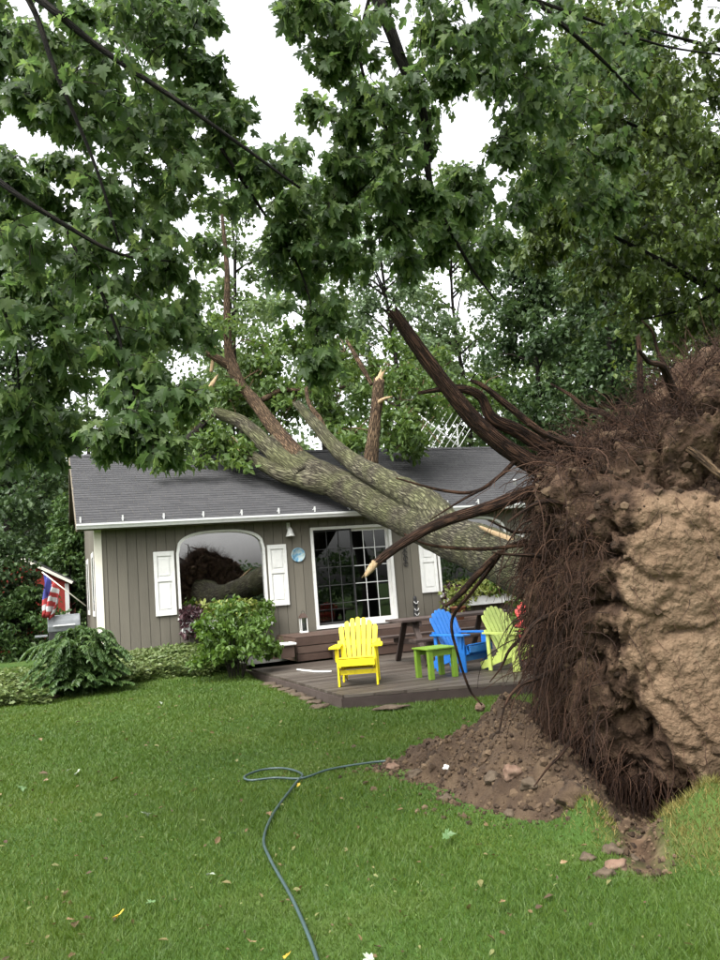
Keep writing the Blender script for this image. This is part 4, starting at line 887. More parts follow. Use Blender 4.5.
tree('broadleaf_tree', 'thin-stemmed tree seen above the left end of the roof', 90, 29, 330, 440, 38, 'bgleaf', .19, 40, 60, .5, trunk_r=.14)
tree('broadleaf_tree', 'mid green tree behind the drooping maple leaves at the ridge', 165, 33, 300, 455, 58, 'bgleaf', .22, 75, 70, .7)
tree('broadleaf_tree', 'dense dark tree left of the cottage', 15, 23, 270, 640, 75, 'bgdark', .18, 190, 95, .7, trunk_r=.2)
tree('broadleaf_tree', 'leafy tree leaning over the left end wall', 50, 27, 390, 640, 52, 'bgleaf', .18, 120, 85, .65)
tree('broadleaf_tree', 'bushy tree far left beyond the dense dark tree', -70, 26, 200, 640, 90, 'bgleaf', .20, 130, 80, .8)
tree('understory_bush', 'dark rounded bush at the left edge of the lawn', -8, 19, 540, 655, 62, 'bgdark', .13, 80, 90, .42, trunk_r=.06, group=None, cat='bush')
tree('understory_bush', 'green bush beside the flag at the end wall', 68, 21.5, 500, 650, 36, 'bush', .13, 70, 85, .4, trunk_r=.05, group=None, cat='bush')
tree('understory_bush', 'low dark bush in front of the red shed', 22, 19, 596, 662, 48, 'bush', .11, 70, 85, .34, trunk_r=.05, group=None, cat='bush')
for (px, d, ty, hw, lb) in [(430, 40, 330, 140, 'distant green tree deep in the wood behind the roof'), (600, 38, 330, 150, 'distant green tree deep in the wood behind the root plate'), (240, 42, 350, 90, 'distant green tree deep in the wood behind the snag'), (-20, 36, 420, 130, 'distant green tree deep in the wood at far left')]:
    tree('broadleaf_tree', lb, px, d, ty, 600, hw, 'bgleaf', .30, 150, 70, 1.0, group='distant wood')
# trees across the garden, behind the photographer, that the panes reflect
ch_ = []
for x, y, h, r in [(7, -15, 3.0, 2.6), (12, -15, 3.4, 3), (17, -13, 3.0, 3), (22, -10, 3.6, 3), (28, -6, 3.6, 3), (2, -18, 3.4, 3), (-4, -19, 3.8, 3), (34, 0, 4, 3)]:
    c = [np.array([x + random.gauss(0, r * .5), y + random.gauss(0, r * .5), h * random.uniform(.0, 1)]) for _ in range(60)]
    ch_.append(cluster_leaves(c, [.7] * 60, [40] * 60, .28, RH))
V, F = join(ch_); tag(np_mesh('treeline', V, F, 'bgdark'), 'low wood across the garden behind the photographer, reflected in the panes', 'wood', kind='stuff')

# near trees with single leaves that can be told apart
def near_tree(name, label, base, fork, blobs_, limbs, mat, tmpl, size, twn, per, bark, n_single, tr=.25, xmax=900):
    bz = float(ground(base[0], base[1])); t = thing(name, label, 'tree', (base[0], base[1], bz))
    limb('trunk', [np.array([base[0], base[1], bz - .1]), np.array([base[0] + .1, base[1], bz + 1.5]), np.array(fork), np.array(fork) + np.array([.3, .1, 2.2])], [tr * 1.3, tr, tr * .8, tr * .5], bark, t, 16, 8)
    for pts, r0, r1 in limbs:
        P = [np.asarray(p, float) if isinstance(p, np.ndarray) else at(*p) for p in pts]
        limb('branch', P, list(np.linspace(r0, r1, len(P))), bark, t, 8, 7, .08)
    LP, LY, LU, LS = [], [], [], []; tw = []
    for (x, y, d, r) in blobs_:
        R_ = r * d / FPX; c = at(x, y, d)
        for _ in range(twn):
            v = np.array([random.gauss(0, 1), random.gauss(0, 1), random.gauss(0, .8)]); v = unit(v)
            s_ = c + np.array([random.gauss(0, .35), random.gauss(0, .45), random.gauss(0, .3)]) * R_; d_ = unit(v + np.array([0, 0, -.15])); Ls = R_ * random.uniform(.6, 1.15); pts = [s_]
            for k_ in range(4): s_ = s_ + d_ * Ls / 4; pts.append(s_); d_ = unit(d_ + np.array([random.gauss(0, .2), random.gauss(0, .2), -.22]))
            tw.append((pts, .0045))
            for k_ in range(per):
                f = random.uniform(.15, 1) * 4; i = min(3, int(f)); p = pts[i] + (pts[i + 1] - pts[i]) * (f - i)
                od = unit(np.array([random.gauss(0, 1), random.gauss(0, 1), random.gauss(-.25, .5)])); st = random.uniform(.25, .6) * size
                LP.append(p + od * st); tip = od * .6 + np.array([0, 0, -.75]) + np.array([random.gauss(0, .3) for _ in range(3)]); LY.append(tip); LU.append(od * .9 + np.array([random.gauss(0, .45), random.gauss(0, .45), .45 + random.gauss(0, .3)])); LS.append(size * random.choice([.6, .75, .9, 1, 1, 1.15]))
    LP, LY, LU, LS = map(np.array, (LP, LY, LU, LS)); FR = frames(LY, LU)
    dv = LP - EYE; zc = dv @ FW; pxs = 360 + FPX * (dv @ RT) / zc; pys = 480 - FPX * (dv @ UP) / zc
    score = LS / zc * ((pxs > 4) & (pxs < 716) & (pys > 4)) * (.35 + abs(np.einsum('ni,ni->n', FR[:, :, 2], dv / np.linalg.norm(dv, axis=1, keepdims=True))))
    single = np.argsort(-score)[:n_single] if n_single else np.array([], int); rest = np.ones(len(LP), bool); rest[single] = False
    far = rest & (zc > 6.1) & (len(tmpl[1]) > 12); rest = rest & ~far
    ch = [scatter(tmpl[0], tmpl[1], LP[rest], FR[rest], LS[rest])]
    if far.any(): ch.append(scatter(LOBE_V, LOBE_F, LP[far], FR[far], LS[far]))
    V, F = join(ch); o = np_mesh('crown', V, F, mat, t); o['kind'] = 'stuff'
    if n_single:
        me = bpy.data.meshes.new('leaf'); me.from_pydata([tuple(v) for v in tmpl[0]], [], [tuple(int(i) for i in f) for f in tmpl[1]]); me.materials.append(MT[mat])
        for i in single:
            o = bpy.data.objects.new('leaf', me); COL.objects.link(o); o.parent = t
            m_ = Matrix.Identity(4)
            for r_ in range(3):
                for c_ in range(3): m_[r_][c_] = FR[i][r_][c_] * LS[i]
                m_[r_][3] = LP[i][r_] - (0 if False else 0)
            o.matrix_basis = m_
    ch = []
    for pts, r_ in tw: Vv, Ff, _ = tube_arrays(pts, np.linspace(r_, r_ * .5, len(pts)), 3); ch.append((Vv, np.array([f for f in Ff if len(f) == 4])))
    V, F = join(ch); o = np_mesh('twigs', V, F, bark, t, True); o['kind'] = 'stuff'
    rebase(t); return t
MB_A = [(60, 40, 5, 46), (120, 60, 5, 52), (180, 40, 5.2, 44), (215, 75, 5.3, 34), (75, 95, 5, 40), (145, 15, 5.1, 40), (30, 95, 5, 24), (110, 130, 5, 48), (180, 120, 5.2, 46), (228, 125, 5.3, 32), (255, 172, 5.4, 38), (170, 190, 5.2, 48), (100, 195, 5, 38), (15, 175, 4.8, 24), (30, 245, 4.8, 48), (100, 255, 5, 52), (170, 255, 5.3, 40), (290, 200, 5.5, 32), (335, 205, 5.6, 34), (40, 320, 4.8, 46), (110, 320, 5, 46), (180, 312, 5.3, 42), (300, 262, 5.8, 34), (318, 318, 5.8, 32), (322, 358, 5.8, 22), (130, 375, 5, 34), (140, 418, 4.8, 32), (112, 437, 4.8, 20), (172, 395, 5, 24), (25, 395, 5.2, 36), (160, 445, 4.8, 16), (60, 370, 5.2, 30),
        (310, 5, 5, 30), (360, 35, 5.2, 44), (405, 95, 5.2, 38), (335, 55, 5.2, 20), (430, 25, 5.4, 44), (395, 160, 5.4, 34), (388, 212, 5.6, 34), (425, 195, 5.6, 20), (480, 30, 5.5, 38), (530, 25, 5.6, 40), (520, 95, 5.8, 34), (505, 145, 5.9, 22), (560, 105, 6, 34), (590, 40, 6, 46), (450, 75, 5.4, 18), (440, 235, 6, 22), (478, 258, 6.5, 20), (350, 250, 5.8, 24), (545, 165, 6.2, 26), (470, 205, 6.2, 20), (520, 205, 6.4, 22), (580, 160, 6.6, 34), (350, 120, 5.3, 22), (345, 165, 5.5, 22), (410, 255, 6, 20), (20, 440, 5.4, 34), (60, 430, 5.6, 24), (290, 235, 5.6, 26), (-20, 400, 5, 40),
        (-60, 60, 5, 60), (-60, 200, 4.8, 60), (120, -60, 5, 70), (-40, -60, 5, 70), (260, -70, 5, 50), (420, -60, 5.3, 70), (560, -60, 5.8, 70), (-60, 320, 4.8, 50), (250, -200, 4.6, 90), (450, -220, 5, 90), (80, -220, 4.6, 90), (600, -220, 5.6, 90)]
def in_gap(x, y):
    if ((x - 465) / 38) ** 2 + ((y - 122) / 46) ** 2 < 1 or ((x - 357) / 22) ** 2 + ((y - 128) / 30) ** 2 < 1 or ((x - 25) / 30) ** 2 + ((y - 130) / 26) ** 2 < 1 or ((x - 405) / 16) ** 2 + ((y - 205) / 40) ** 2 < 1 or ((x - 590) / 14) ** 2 + ((y - 130) / 24) ** 2 < 1 or ((x - 62) / 18) ** 2 + ((y - 415) / 22) ** 2 < 1 or ((x - 160) / 16) ** 2 + ((y - 400) / 16) ** 2 < 1 or ((x - 226) / 24) ** 2 + ((y - 290) / 75) ** 2 < 1: return True
    return 205 + .25 * y < x < 285 + .2 * y and y < 125 - (305 - x) * .1
_n = 0
while _n < 125:                                  # boughs further up in the same crown
    x_, y_ = random.uniform(-20, 640), random.uniform(-20, 330)
    if x_ < 230 and y_ < 330 or y_ < 260 - max(0, x_ - 420) * .25:
        if not in_gap(x_, y_): MB_A.append((x_, y_, random.uniform(6.4, 8.4), random.uniform(11, 22))); _n += 1
mb0 = (-4.9, 2.4); fk = np.array([-4.6, 2.6, 4.4])
LIMB_A = [([fk, (-120, -120, 4.7), (30, -8, 4.55), (100, 48, 4.65), (200, 116, 4.8), (300, 188, 5.1)], .038, .008),
          ([fk, (-60, -90, 4.7), (22, -10, 4.6), (55, 70, 4.65), (95, 165, 4.75), (120, 245, 4.9)], .028, .006),
          ([fk - np.array([0, 0, .8]), (-90, 110, 4.6), (0, 182, 4.5), (60, 222, 4.6), (120, 254, 4.8), (175, 262, 5.2)], .028, .006),
          ([(60, 222, 4.9), (105, 300, 4.95), (128, 370, 4.95), (140, 425, 4.85)], .014, .005),
          ([(200, 116, 5.2), (255, 200, 5.4), (300, 270, 5.7), (322, 350, 5.8)], .014, .005),
          ([(0, 300, 4.8), (15, 345, 5.0), (20, 400, 5.2)], .012, .006),
          ([fk + np.array([.3, .1, 1.5]), (60, -330, 4.6), (300, -170, 5.0), (372, -15, 5.2), (402, 62, 5.25), (425, 120, 5.4), (432, 192, 5.6), (468, 262, 6.2), (495, 300, 6.6)], .07, .006),
          ([(300, -170, 5.0), (440, -90, 5.4), (535, 0, 5.6), (600, 58, 5.9), (640, 100, 6.2)], .03, .008),
          ([(535, 0, 5.6), (590, 20, 5.9), (660, 45, 6.2), (720, 55, 6.5)], .014, .007),
          ([(372, -15, 5.2), (360, 60, 5.3), (390, 150, 5.4), (345, 205, 5.6)], .014, .005)]
near_tree('maple_tree', 'maple overhead with dark leafy boughs hanging across the top of the view', mb0, tuple(fk), MB_A, LIMB_A, 'maple', MP, .094, 16, 12, 'bark_dark', 300)
MB_C = [(640, 40, 8, 56), (700, 60, 8, 56), (605, 110, 8.2, 42), (660, 130, 8.2, 56), (712, 160, 8.2, 46), (600, 190, 8.6, 44), (650, 220, 8.6, 56), (712, 250, 8.6, 56), (562, 205, 9, 30), (600, 262, 9, 38), (655, 290, 9, 46), (705, 320, 9, 40), (540, 245, 9.4, 24), (760, 120, 8.4, 60), (770, 250, 8.6, 60), (760, 10, 8, 60), (690, -60, 8, 60), (780, 350, 9, 50)]
fk2 = np.array([6.9, 9.4, 4.2])
LIMB_C = [([fk2, (800, 210, 9), (720, 172, 8.7), (690, 155, 8.5), (655, 135, 8.3), (610, 115, 8.2)], .08, .010), ([fk2, (810, 300, 9.1), (720, 290, 9), (660, 260, 8.8), (600, 230, 8.8), (560, 215, 9)], .06, .008), ([fk2, (800, 80, 8.8), (720, 50, 8.3), (650, 30, 8.1)], .06, .01), ([(720, 290, 9), (680, 310, 9), (640, 320, 9.1)], .02, .008)]
near_tree('olive_leaved_tree', 'olive-leaved tree reaching in from the side above the root plate', (7.2, 9.6), tuple(fk2), MB_C, LIMB_C, 'olive', LB, .095, 34, 20, 'bark_dark', 0)

# ------------------------------------------------------------------ shrubs, planters and ground cover
def shrub(name, label, cx, cy, r, h, mat, size, ncl, per, tmpl=OV, cat='shrub', droop=.2, arch_=False, stems=9):
    z0 = float(ground(cx, cy)); t = thing(name, label, cat, (cx, cy, z0)); cents, rads, cnt = [], [], []; q = MB()
    for i in range(ncl):
        a = random.random() * 6.283; rr = r * math.sqrt(random.random()); hh = h * (1 - .45 * (rr / r) ** 2) * random.uniform(.35, 1)
        c = np.array([cx + rr * math.cos(a), cy + rr * math.sin(a) * .8, z0 + hh]); cents.append(c); rads.append(random.uniform(.10, .2) * (r / .7) ** .5); cnt.append(per)
        if i < stems * 2: q.tube(catmull([np.array([cx + .12 * math.cos(a), cy + .1 * math.sin(a), z0 - .05]), np.array([cx + rr * .5 * math.cos(a), cy + rr * .4 * math.sin(a), z0 + hh * .65]), c], 4), .009, 4)
    V, F = cluster_leaves(cents, rads, cnt, size, tmpl, droop, .8, .8); o = np_mesh('foliage', V, F, mat, t); o['kind'] = 'stuff'
    o = q.build('stems', 'bark_dark', t); o['kind'] = 'stuff'; rebase(t); return t
c = H(2.12, -2.25, 0); shrub('leafy_shrub', 'bright green leafy shrub under the arched picture window', c[0], c[1], .74, 1.42, 'shrub', .10, 95, 34, OV, droop=.5)
c = H(8.35, -2.6, 0); shrub('leafy_shrub', 'bright green shrub behind the chairs under the fallen trunk', c[0], c[1], .95, 1.35, 'shrub', .10, 80, 55, OV, droop=.4)
# arching bush at the corner: long drooping stems with leaflets
c = atz(72, 686, .3); cx, cy = c[0], c[1] + .35; z0 = float(ground(cx, cy)); t = thing('arching_bush', 'dark green arching bush at the cottage corner', 'bush', (cx, cy, z0)); q = MB(); P, Y, U, Sz = [], [], [], []
for i in range(330):
    a = random.random() * 6.283; R_ = random.uniform(.2, .8); hh = random.uniform(.2, 1.08) * (1.1 - .35 * R_); b0 = np.array([cx + random.gauss(0, .10), cy + random.gauss(0, .10), z0 - .03]); dv = np.array([math.cos(a), math.sin(a) * .75, 0])
    pts = catmull([b0, b0 + dv * R_ * .4 + np.array([0, 0, hh * .9]), b0 + dv * R_ * .8 + np.array([0, 0, hh]), b0 + dv * R_ * 1.1 + np.array([0, 0, hh * .72])], 5); q.tube(pts, .005, 3)
    for p0, p1 in zip(pts[1:-1], pts[2:]):
        tdir = unit(p1 - p0); sd_ = unit(np.cross(tdir, (0, 0, 1)))
        for s_ in (-1, 1):
            for f in (0, .5): P.append(p0 + (p1 - p0) * f); Y.append(sd_ * s_ + tdir * .6 + np.array([0, 0, -.2])); U.append(np.array([random.gauss(0, .3), random.gauss(0, .3), 1])); Sz.append(random.uniform(.045, .10))
V, F = scatter(OVAL_V, OVAL_F, np.array(P), frames(np.array(Y), np.array(U)), np.array(Sz)); o = np_mesh('foliage', V, F, 'bush', t); o['kind'] = 'stuff'; o = q.build('stems', 'bush', t); o['kind'] = 'stuff'; rebase(t)
# ground cover strip along the wall and spilling towards the left edge
n = 9000; A = RS.uniform(-1.0, 2.4, n); B = -RS.uniform(.1, 2.0, n); Q = np.array([H(a, b, 0) for a, b in zip(A, B)]); Q = Q[(np.sin(A * 5) * .12 + B) > -1.9]
n2 = 5200; A2 = RS.uniform(-3.4, -.9, n2); B2 = RS.uniform(-2.7, -1.2, n2) + .25 * np.sin(A2 * 3); Q = np.vstack([Q, np.array([H(a, b, 0) for a, b in zip(A2, B2)])])
Q[:, 2] = ground(Q[:, 0], Q[:, 1]) + RS.uniform(.02, .22, len(Q)); yd = RS.normal(size=(len(Q), 3)); yd[:, 2] = abs(yd[:, 2]) * .4; up = RS.normal(size=(len(Q), 3)) * .4; up[:, 2] += 1
V, F = scatter(OVAL_V, OVAL_F, Q, frames(yd, up), RS.uniform(.06, .12, len(Q))); tag(np_mesh('ground_cover', V, F, 'cover'), 'pale variegated ground cover along the foot of the cottage wall', 'ground cover', kind='stuff')
# window boxes
for wi, (c, hw) in enumerate(WINS):
    t = hthing('window_box', ['pale window box with purple and yellow-green plants under the left window', 'pale window box under the window behind the trunk'][wi], 'window box', c, -.11, .86)
    MB().box(-.9, .9, -.25, -.0, 0, .20).build('box', 'gutter', t, bevel=.01)
    for nm, mt, x0, x1, cnt_, sz, hh, dr in (('purple_foliage', 'purple', -.92, -.45, 420, .10, .30, .75), ('trailing_foliage', 'varieg', -.5, .6, 700, .10, .34, .2), ('green_foliage', 'shrub', .1, .92, 500, .09, .28, .3)):
        Pp = np.stack([RS.uniform(x0, x1, cnt_), RS.uniform(-.36, -.02, cnt_), .2 + hh * RS.rand(cnt_) - (RS.rand(cnt_) < .35) * .3 * (dr > .5)], -1); yd = RS.normal(size=(cnt_, 3)); yd[:, 2] -= dr; up = RS.normal(size=(cnt_, 3)) * .5; up[:, 2] += .7
        V, F = scatter(OVAL_V, OVAL_F, Pp, frames(yd, up), RS.uniform(.7, 1.2, cnt_) * sz); o = np_mesh(nm, V, F, mt, t); o['kind'] = 'stuff'
c = H(6.95, -1.7, .642); t = thing('potted_plant', 'potted yellow-green plant on the landing beside the shutter', 'plant', (c[0], c[1], .64 if False else .642)); t.location = tuple(H(7.0, -1.2, .642))
MB().lathe([(.10, 0), (.15, .24), (.165, .24), (.165, .28), (.14, .28), (.13, .25), (0, .25)]).build('pot', 'terracotta', t, True)
n = 380; Pp = RS.normal(size=(n, 3)) * np.array([.13, .13, .12]) + np.array([0, 0, .44]); V, F = scatter(OVAL_V, OVAL_F, Pp, frames(RS.normal(size=(n, 3)), RS.normal(size=(n, 3)) + np.array([0, 0, .6])), RS.uniform(.06, .11, n)); o = np_mesh('foliage', V, F, 'varieg', t); o['kind'] = 'stuff'

# ------------------------------------------------------------------ soil mound, stones
def mound_h(x, y):
    return (.52 * gauss(x, y, 1.12, 6.85, .42, .50, -.5) + .34 * gauss(x, y, 1.15, 6.15, .42, .38) + .20 * gauss(x, y, .62, 7.0, .42, .34) + .22 * gauss(x, y, 1.20, 5.80, .26, .30) + .10 * gauss(x, y, .35, 7.25, .4, .2) + .10 * gauss(x, y, .85, 6.35, .3, .3)) - .055
mx_, my_ = np.arange(-.6, 2.5, .025), np.arange(4.9, 8.3, .025); X, Y = np.meshgrid(mx_, my_); Hh = mound_h(X, Y)
Nn = np.array([[fbm(Vector((x, y, .3)), 3.2, 5) if h > -.05 else 0 for x, h in zip(rx, rh)] for rx, y, rh in zip(X, my_, Hh)])
Z = ground(X, Y) + Hh + Nn * .11 * np.clip(Hh * 8 + .45, 0, 1); valid = (Hh > -.045); nxm = len(mx_); ii = np.arange(X.size).reshape(X.shape)
fm = valid[:-1, :-1] & valid[1:, :-1] & valid[:-1, 1:] & valid[1:, 1:]; F = np.stack([ii[:-1, :-1], ii[:-1, 1:], ii[1:, 1:], ii[1:, :-1]], -1)[fm]
used = np.unique(F); rm = -np.ones(X.size, int); rm[used] = np.arange(len(used)); V = np.stack([X, Y, Z], -1).reshape(-1, 3)[used]
tag(np_mesh('soil_mound', V, rm[F], 'mound', None, True), 'heap of loose brown soil spilled onto the lawn beside the root plate', 'soil', kind='stuff')
def mz(x, y):
    h = float(mound_h(np.float64(x), np.float64(y))); g_ = float(ground(x, y)); return g_ + max(0, h + .11 * fbm(Vector((x, y, .3)), 3.2, 5) * min(1, max(0, h * 8 + .45)))
PP = []
while len(PP) < 4300:
    x, y = random.uniform(-.5, 1.9), random.uniform(5.0, 8.0); h = float(mound_h(np.float64(x), np.float64(y)))
    if h > -.03 and random.random() < .35 + h or (h > -.0535 and random.random() < .10): PP.append((x, y, mz(x, y) + .004))
for _ in range(500):
    x, y = random.gauss(1.43, .18), random.gauss(4.95, .4)
    if soilmask(np.float64(x), np.float64(y)) > .3: PP.append((x, y, float(ground(x, y)) + .004))
for _ in range(900):
    x, y = random.uniform(1.5, 4.2), random.uniform(4.9, 5.6); 
    if soilmask(np.float64(x), np.float64(y)) > .4: PP.append((x, y, float(ground(x, y)) + .004))
PP = np.array(PP); V, F = clods(PP, np.clip(RS.gamma(.9, .007, len(PP)) + .0025, 0, .034)); tag(np_mesh('soil_clods', V, F, 'clod', None), 'crumbs and clods of soil scattered over the heap and torn turf', 'soil', kind='stuff')
BIG = [blob_template(20 + i, 3) for i in range(4)]
def stone(px, py, r, mat, label, z=None, flat=.65, group='stones on the soil heap and torn turf'):
    lo, hi = 3.0, 9.0
    for _ in range(40):                       # where the view ray meets the heap
        m_ = .5 * (lo + hi); p = at(px, py, m_)
        if p[2] > mz(p[0], p[1]): lo = m_
        else: hi = m_
    p = at(px, py, lo); V, F = BIG[random.randrange(4)]; rot = rand_rot(1)[0]; V = (V @ rot.T) * np.array([r, r * .85, r * flat])
    o = np_mesh('stone', V, F, mat, None, True); o.location = (p[0], p[1], p[2] + r * flat * .2); return tag(o, label, 'stone', group)
stone(573, 798, .11, 'mound', 'largest brown boulder at the foot of the soil heap', flat=.75)
stone(493, 780, .07, 'stone', 'flat tan stone low on the soil heap beside the reddish one'); stone(512, 774, .065, 'stone_red', 'rounded reddish stone in the middle of the soil heap', flat=.9)
stone(393, 768, .055, 'stone_red', 'reddish stone at the far left tip of the soil heap'); stone(447, 768, .035, 'white', 'small white stone on the left part of the heap')
stone(446, 800, .05, 'stone', 'low stone at the front edge of the soil heap'); stone(415, 775, .06, 'stone', 'brown stone near the left tip of the heap'); stone(480, 708, .06, 'stone_red', 'reddish stone near the crest of the heap')
stone(529, 786, .06, 'stone', 'brown stone right of the reddish stone on the heap'); stone(588, 859, .045, 'stone', 'pale stone lying alone on the grass before the torn turf')
stone(612, 852, .055, 'stone', 'grey stone beside the torn soil channel'); stone(617, 868, .06, 'stone_red', 'reddish stone at the mouth of the torn soil channel', flat=.6); stone(605, 876, .05, 'stone', 'flat tan stone nearest the viewer by the torn turf'); stone(634, 860, .035, 'stone', 'small whitish stone in the torn soil channel'); stone(510, 815, .04, 'stone', 'small stone on the grass in front of the heap')
for i, (px, py) in enumerate([(6, 692), (20, 694), (34, 692), (48, 693)]):
    p = atz(px, py, .22); r = random.uniform(.12, .17); V, F = BIG[i]; o = np_mesh('edging_stone', V * np.array([r, r * .8, r * .6]), F, 'stone' if i % 2 else 'stone_red', None, True); o.location = (p[0], p[1], float(ground(p[0], p[1])) + .02); tag(o, ['reddish edging stone cut by the left picture edge', 'grey edging stone, second from the left edge', 'reddish edging stone between two grey ones by the bush', 'grey edging stone nearest the arching bush'][i], 'stone', 'garden edging stones')

# ------------------------------------------------------------------ grass
def deck_or_house(x, y):
    a, b = hloc(x, y); return ((a > 2.55) & (a < 9.6) & (b > -7.5) & (b + .386 * (a - 2.62) > -6.38)) | ((a > -.1) & (a < 10.7) & (b > -.2))
def blades(n, y0, y1, h0, h1):
    y = y0 + (y1 - y0) * RS.rand(n) ** 1.25; x = RS.uniform(-.56, .53, n) * y + RS.uniform(-.6, .6, n)
    k_ = (~deck_or_house(x, y)) & (soilmask(x, y) < RS.uniform(.12, .55, n)) & (mound_h(x, y) < RS.uniform(-.05, -.015, n)); x, y = x[k_], y[k_]; n = len(x)
    pat = np.sin(x * 2.1 + 1.3 * np.sin(y * 1.1)) * np.cos(y * 1.7 + np.sin(x * .9)); h = RS.uniform(h0, h1, n) * (1 + .22 * pat)
    lump = .26 * gauss(x, y, 1.90, 4.95, .46, .46) + .16 * gauss(x, y, 1.24, 5.36, .15, .26)
    dry = (lump > RS.uniform(.02, .16, n))
    h = np.where(dry, h * 1.45, h)
    P = np.stack([x, y, ground(x, y) - .004], -1); yaw = RS.uniform(0, 6.283, n); lean = RS.normal(0, .6, (n, 2)); wv = .00105 * y * RS.uniform(.6, 1.3, n)
    a = np.stack([np.cos(yaw) * wv / 2, np.sin(yaw) * wv / 2, np.zeros(n)], -1); tip = P + np.stack([lean[:, 0] * h, lean[:, 1] * h, h], -1); V = np.stack([P - a, P + a, tip], 1)
    return V, dry
GV, GD = zip(*[blades(620000, 2.9, 16.8, .018, .046)])
GV, GD = np.vstack(GV), np.concatenate(GD)
for m_, nm, mt, lb in ((~GD, 'grass', 'grass', 'short green grass of the mown lawn'), (GD, 'turf_grass', 'grass_dry', 'yellowing grass on the lifted turf flap beside the root plate')):
    V = GV[m_].reshape(-1, 3); tag(np_mesh(nm, V, np.arange(len(V)).reshape(-1, 3), mt), lb, 'grass', kind='stuff')

# ------------------------------------------------------------------ garden hose and litter on the lawn
hp = [(322, 975), (310, 940), (292, 900), (270, 860), (264, 838), (275, 810), (296, 782), (302, 774), (285, 768), (262, 769), (245, 775), (250, 779), (275, 777), (302, 774), (330, 769), (376, 763), (400, 762)]
hz_ = [.03] * 12 + [.03, .06, .035, .03, .03]
P = catmull([atz(x, y, z) for (x, y), z in zip(hp, hz_)], 12); P[:, 2] = np.maximum(ground(P[:, 0], P[:, 1]) + .028, P[:, 2] * .0 + ground(P[:, 0], P[:, 1]) + .028) 
q = MB(); q.tube(P, .0095, 8); tag(q.build('garden_hose', 'hose', None, True), 'blue-green garden hose looping across the lawn', 'hose')
LM = {'pale': leaf_mat('pale_fallen_leaf', (.16, .19, .14), (.24, .28, .21), (.32, .35, .28), .15), 'yellow': leaf_mat('yellow_fallen_leaf', (.3, .18, .015), (.42, .27, .025), (.48, .34, .05), .2), 'tan': leaf_mat('tan_fallen_leaf', (.12, .075, .035), (.18, .12, .06), (.24, .17, .1), .15), 'green': leaf_mat('green_fallen_leaf', (.05, .10, .03), (.09, .16, .06), (.13, .2, .09), .2)}
LLAB = {'pale': 'pale upturned leaf lying on the lawn', 'yellow': 'yellow fallen leaf on the lawn', 'tan': 'dry tan leaf on the lawn', 'green': 'fresh green leaf blown onto the lawn'}
LME = {}
for kx, m in LM.items():
    me = bpy.data.meshes.new('fallen_leaf'); me.from_pydata([(x, y, z + .05 * math.sin(9 * x + 5 * y)) for x, y, z in MAPLE_V], [], [tuple(int(i) for i in f) for f in MAPLE_F]); me.materials.append(m); LME[kx] = me
def litter(px, py, kind, size=.12, label=None):
    p = atz(px, py, .06); o = bpy.data.objects.new('fallen_leaf', LME[kind]); COL.objects.link(o); o.location = (p[0], p[1], float(ground(p[0], p[1])) + .055)
    o.rotation_euler = (random.uniform(-.5, .5), random.uniform(-.5, .5), random.uniform(0, 6.28)); o.scale = (size * .68,) * 3
    tag(o, label or LLAB[kind], 'leaf', 'fallen leaves on the lawn')
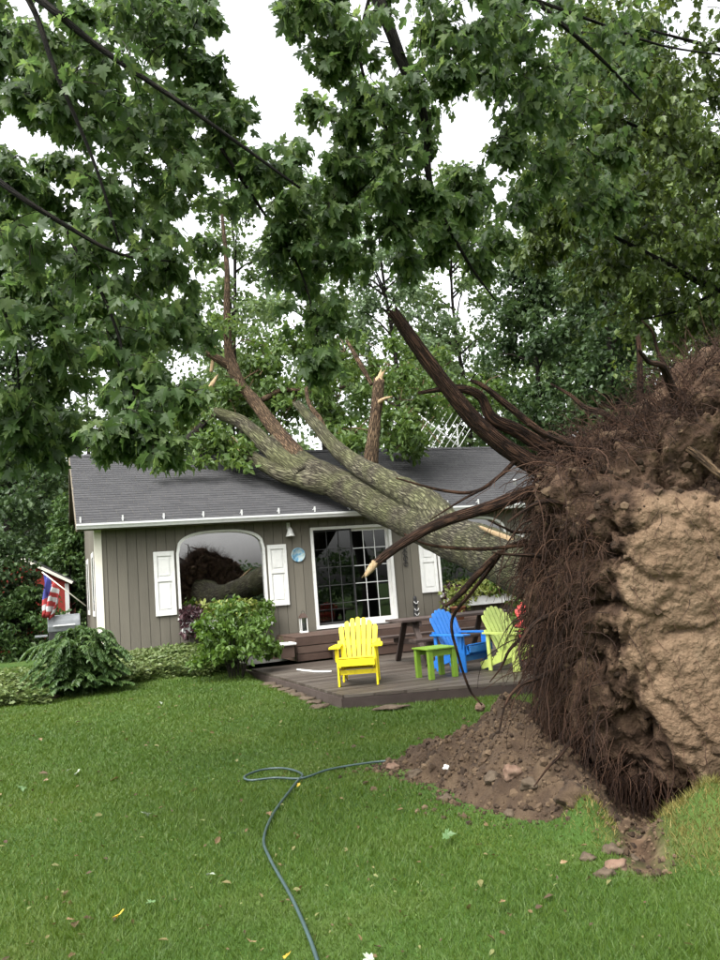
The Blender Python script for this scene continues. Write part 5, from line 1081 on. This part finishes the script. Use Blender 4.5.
for px, py, kd, sz, lb in [(121, 913, 'yellow', .095, 'bright yellow leaf, largest yellow one on the lawn'), (143, 811, 'pale', .11, 'large pale upturned leaf alone left of the hose'), (207, 876, 'pale', .08, 'pale curled leaf between the large yellow leaf and the hose'),
                           (79, 771, 'pale', .11, 'pale leaf in a pair far left on the lawn, right one'), (71, 769, 'pale', .08, 'pale leaf in a pair far left on the lawn, left one'), (44, 780, 'tan', .07, 'small tan leaf near the green leaf at the far left'), (20, 786, 'green', .12, 'dark green leaf at the far left of the lawn'),
                           (251, 942, 'tan', .065, 'pale tan leaf low on the lawn left of the hose'), (68, 918, 'tan', .06, 'small brown leaf left of the large yellow leaf'), (155, 902, 'green', .09, 'dull green leaf just right of the large yellow leaf'), (286, 957, 'yellow', .06, 'small yellow leaf at the bottom edge beside the hose'), (373, 956, 'pale', .09, 'pale leaf standing at the bottom edge right of the hose'),
                           (268, 811, 'tan', .06, 'tan leaf touching the left of the hose bend'), (505, 900, 'tan', .06, 'small tan leaf in front of the torn turf'), (561, 861, 'tan', .06, 'tan leaf beside the stone before the torn turf'), (300, 783, 'yellow', .06, 'yellowish leaf at the crossing of the hose loop'), (443, 835, 'green', .12, 'grey-green leaf below the soil heap'), (160, 707, 'pale', .09, 'pale leaf far back on the lawn before the ground cover'), (230, 833, 'green', .09, 'faint green leaf between the large pale leaf and the hose'), (40, 742, 'tan', .07, 'tan leaf far back at the left of the lawn')]:
    litter(px, py, kd, sz, lb)
p = atz(390, 706, .05); V, F = BIG[1]; o = np_mesh('stepping_stone', V * np.array([.2, .13, .03]), F, 'stone', None, True); o.location = (p[0], p[1], float(ground(p[0], p[1])) + .03); tag(o, 'flat pale stone in the lawn in front of the deck', 'stone')

for i in range(9):                               # pale flat stones set along the deck's left edge
    p = H(2.36 + random.uniform(-.05, .05), -3.3 - i * .37 + random.uniform(-.06, .06), 0); V, F = BIG[i % 4]; o = np_mesh('paving_stone', V * np.array([.13, .11, .035]), F, 'stone', None, True); o.rotation_euler = (0, 0, random.random() * 6); o.location = (p[0], p[1], float(ground(p[0], p[1])) + .015)
    tag(o, ['flat stone of the deck edging nearest the shrub', 'second flat edging stone of the deck counting from the shrub', 'third flat edging stone of the deck counting from the shrub', 'fourth flat edging stone of the deck counting from the shrub', 'middle flat edging stone of the row along the deck', 'fourth flat edging stone counting back from the deck corner', 'third flat edging stone counting back from the deck corner', 'second flat edging stone counting back from the deck corner', 'flat stone of the deck edging nearest the angled corner'][i], 'stone', 'stones along the deck edge')

# storm litter: shreds of leaf and twig too many to count
n = 1500; y = 2.9 + 12.5 * RS.rand(n) ** 1.2; x = RS.uniform(-.55, .5, n) * y; k_ = (~deck_or_house(x, y)) & (mound_h(x, y) < -.05) & (soilmask(x, y) < .2); x, y = x[k_], y[k_]
P = np.stack([x, y, ground(x, y) + .028], -1); yd = RS.normal(size=(len(P), 3)); yd[:, 2] *= .3; up = RS.normal(size=(len(P), 3)) * .3; up[:, 2] += 1
V, F = scatter(OVAL_V, OVAL_F, P, frames(yd, up), RS.gamma(2, .009, len(P)) + .012)
MT['litter'] = leaf_mat('storm_litter', (.05, .03, .015), (.11, .075, .03), (.13, .15, .05), .2, .7, .1, 3)
tag(np_mesh('leaf_litter', V, F, 'litter'), 'brown and green shreds of leaf strewn over the lawn', 'litter', kind='stuff')
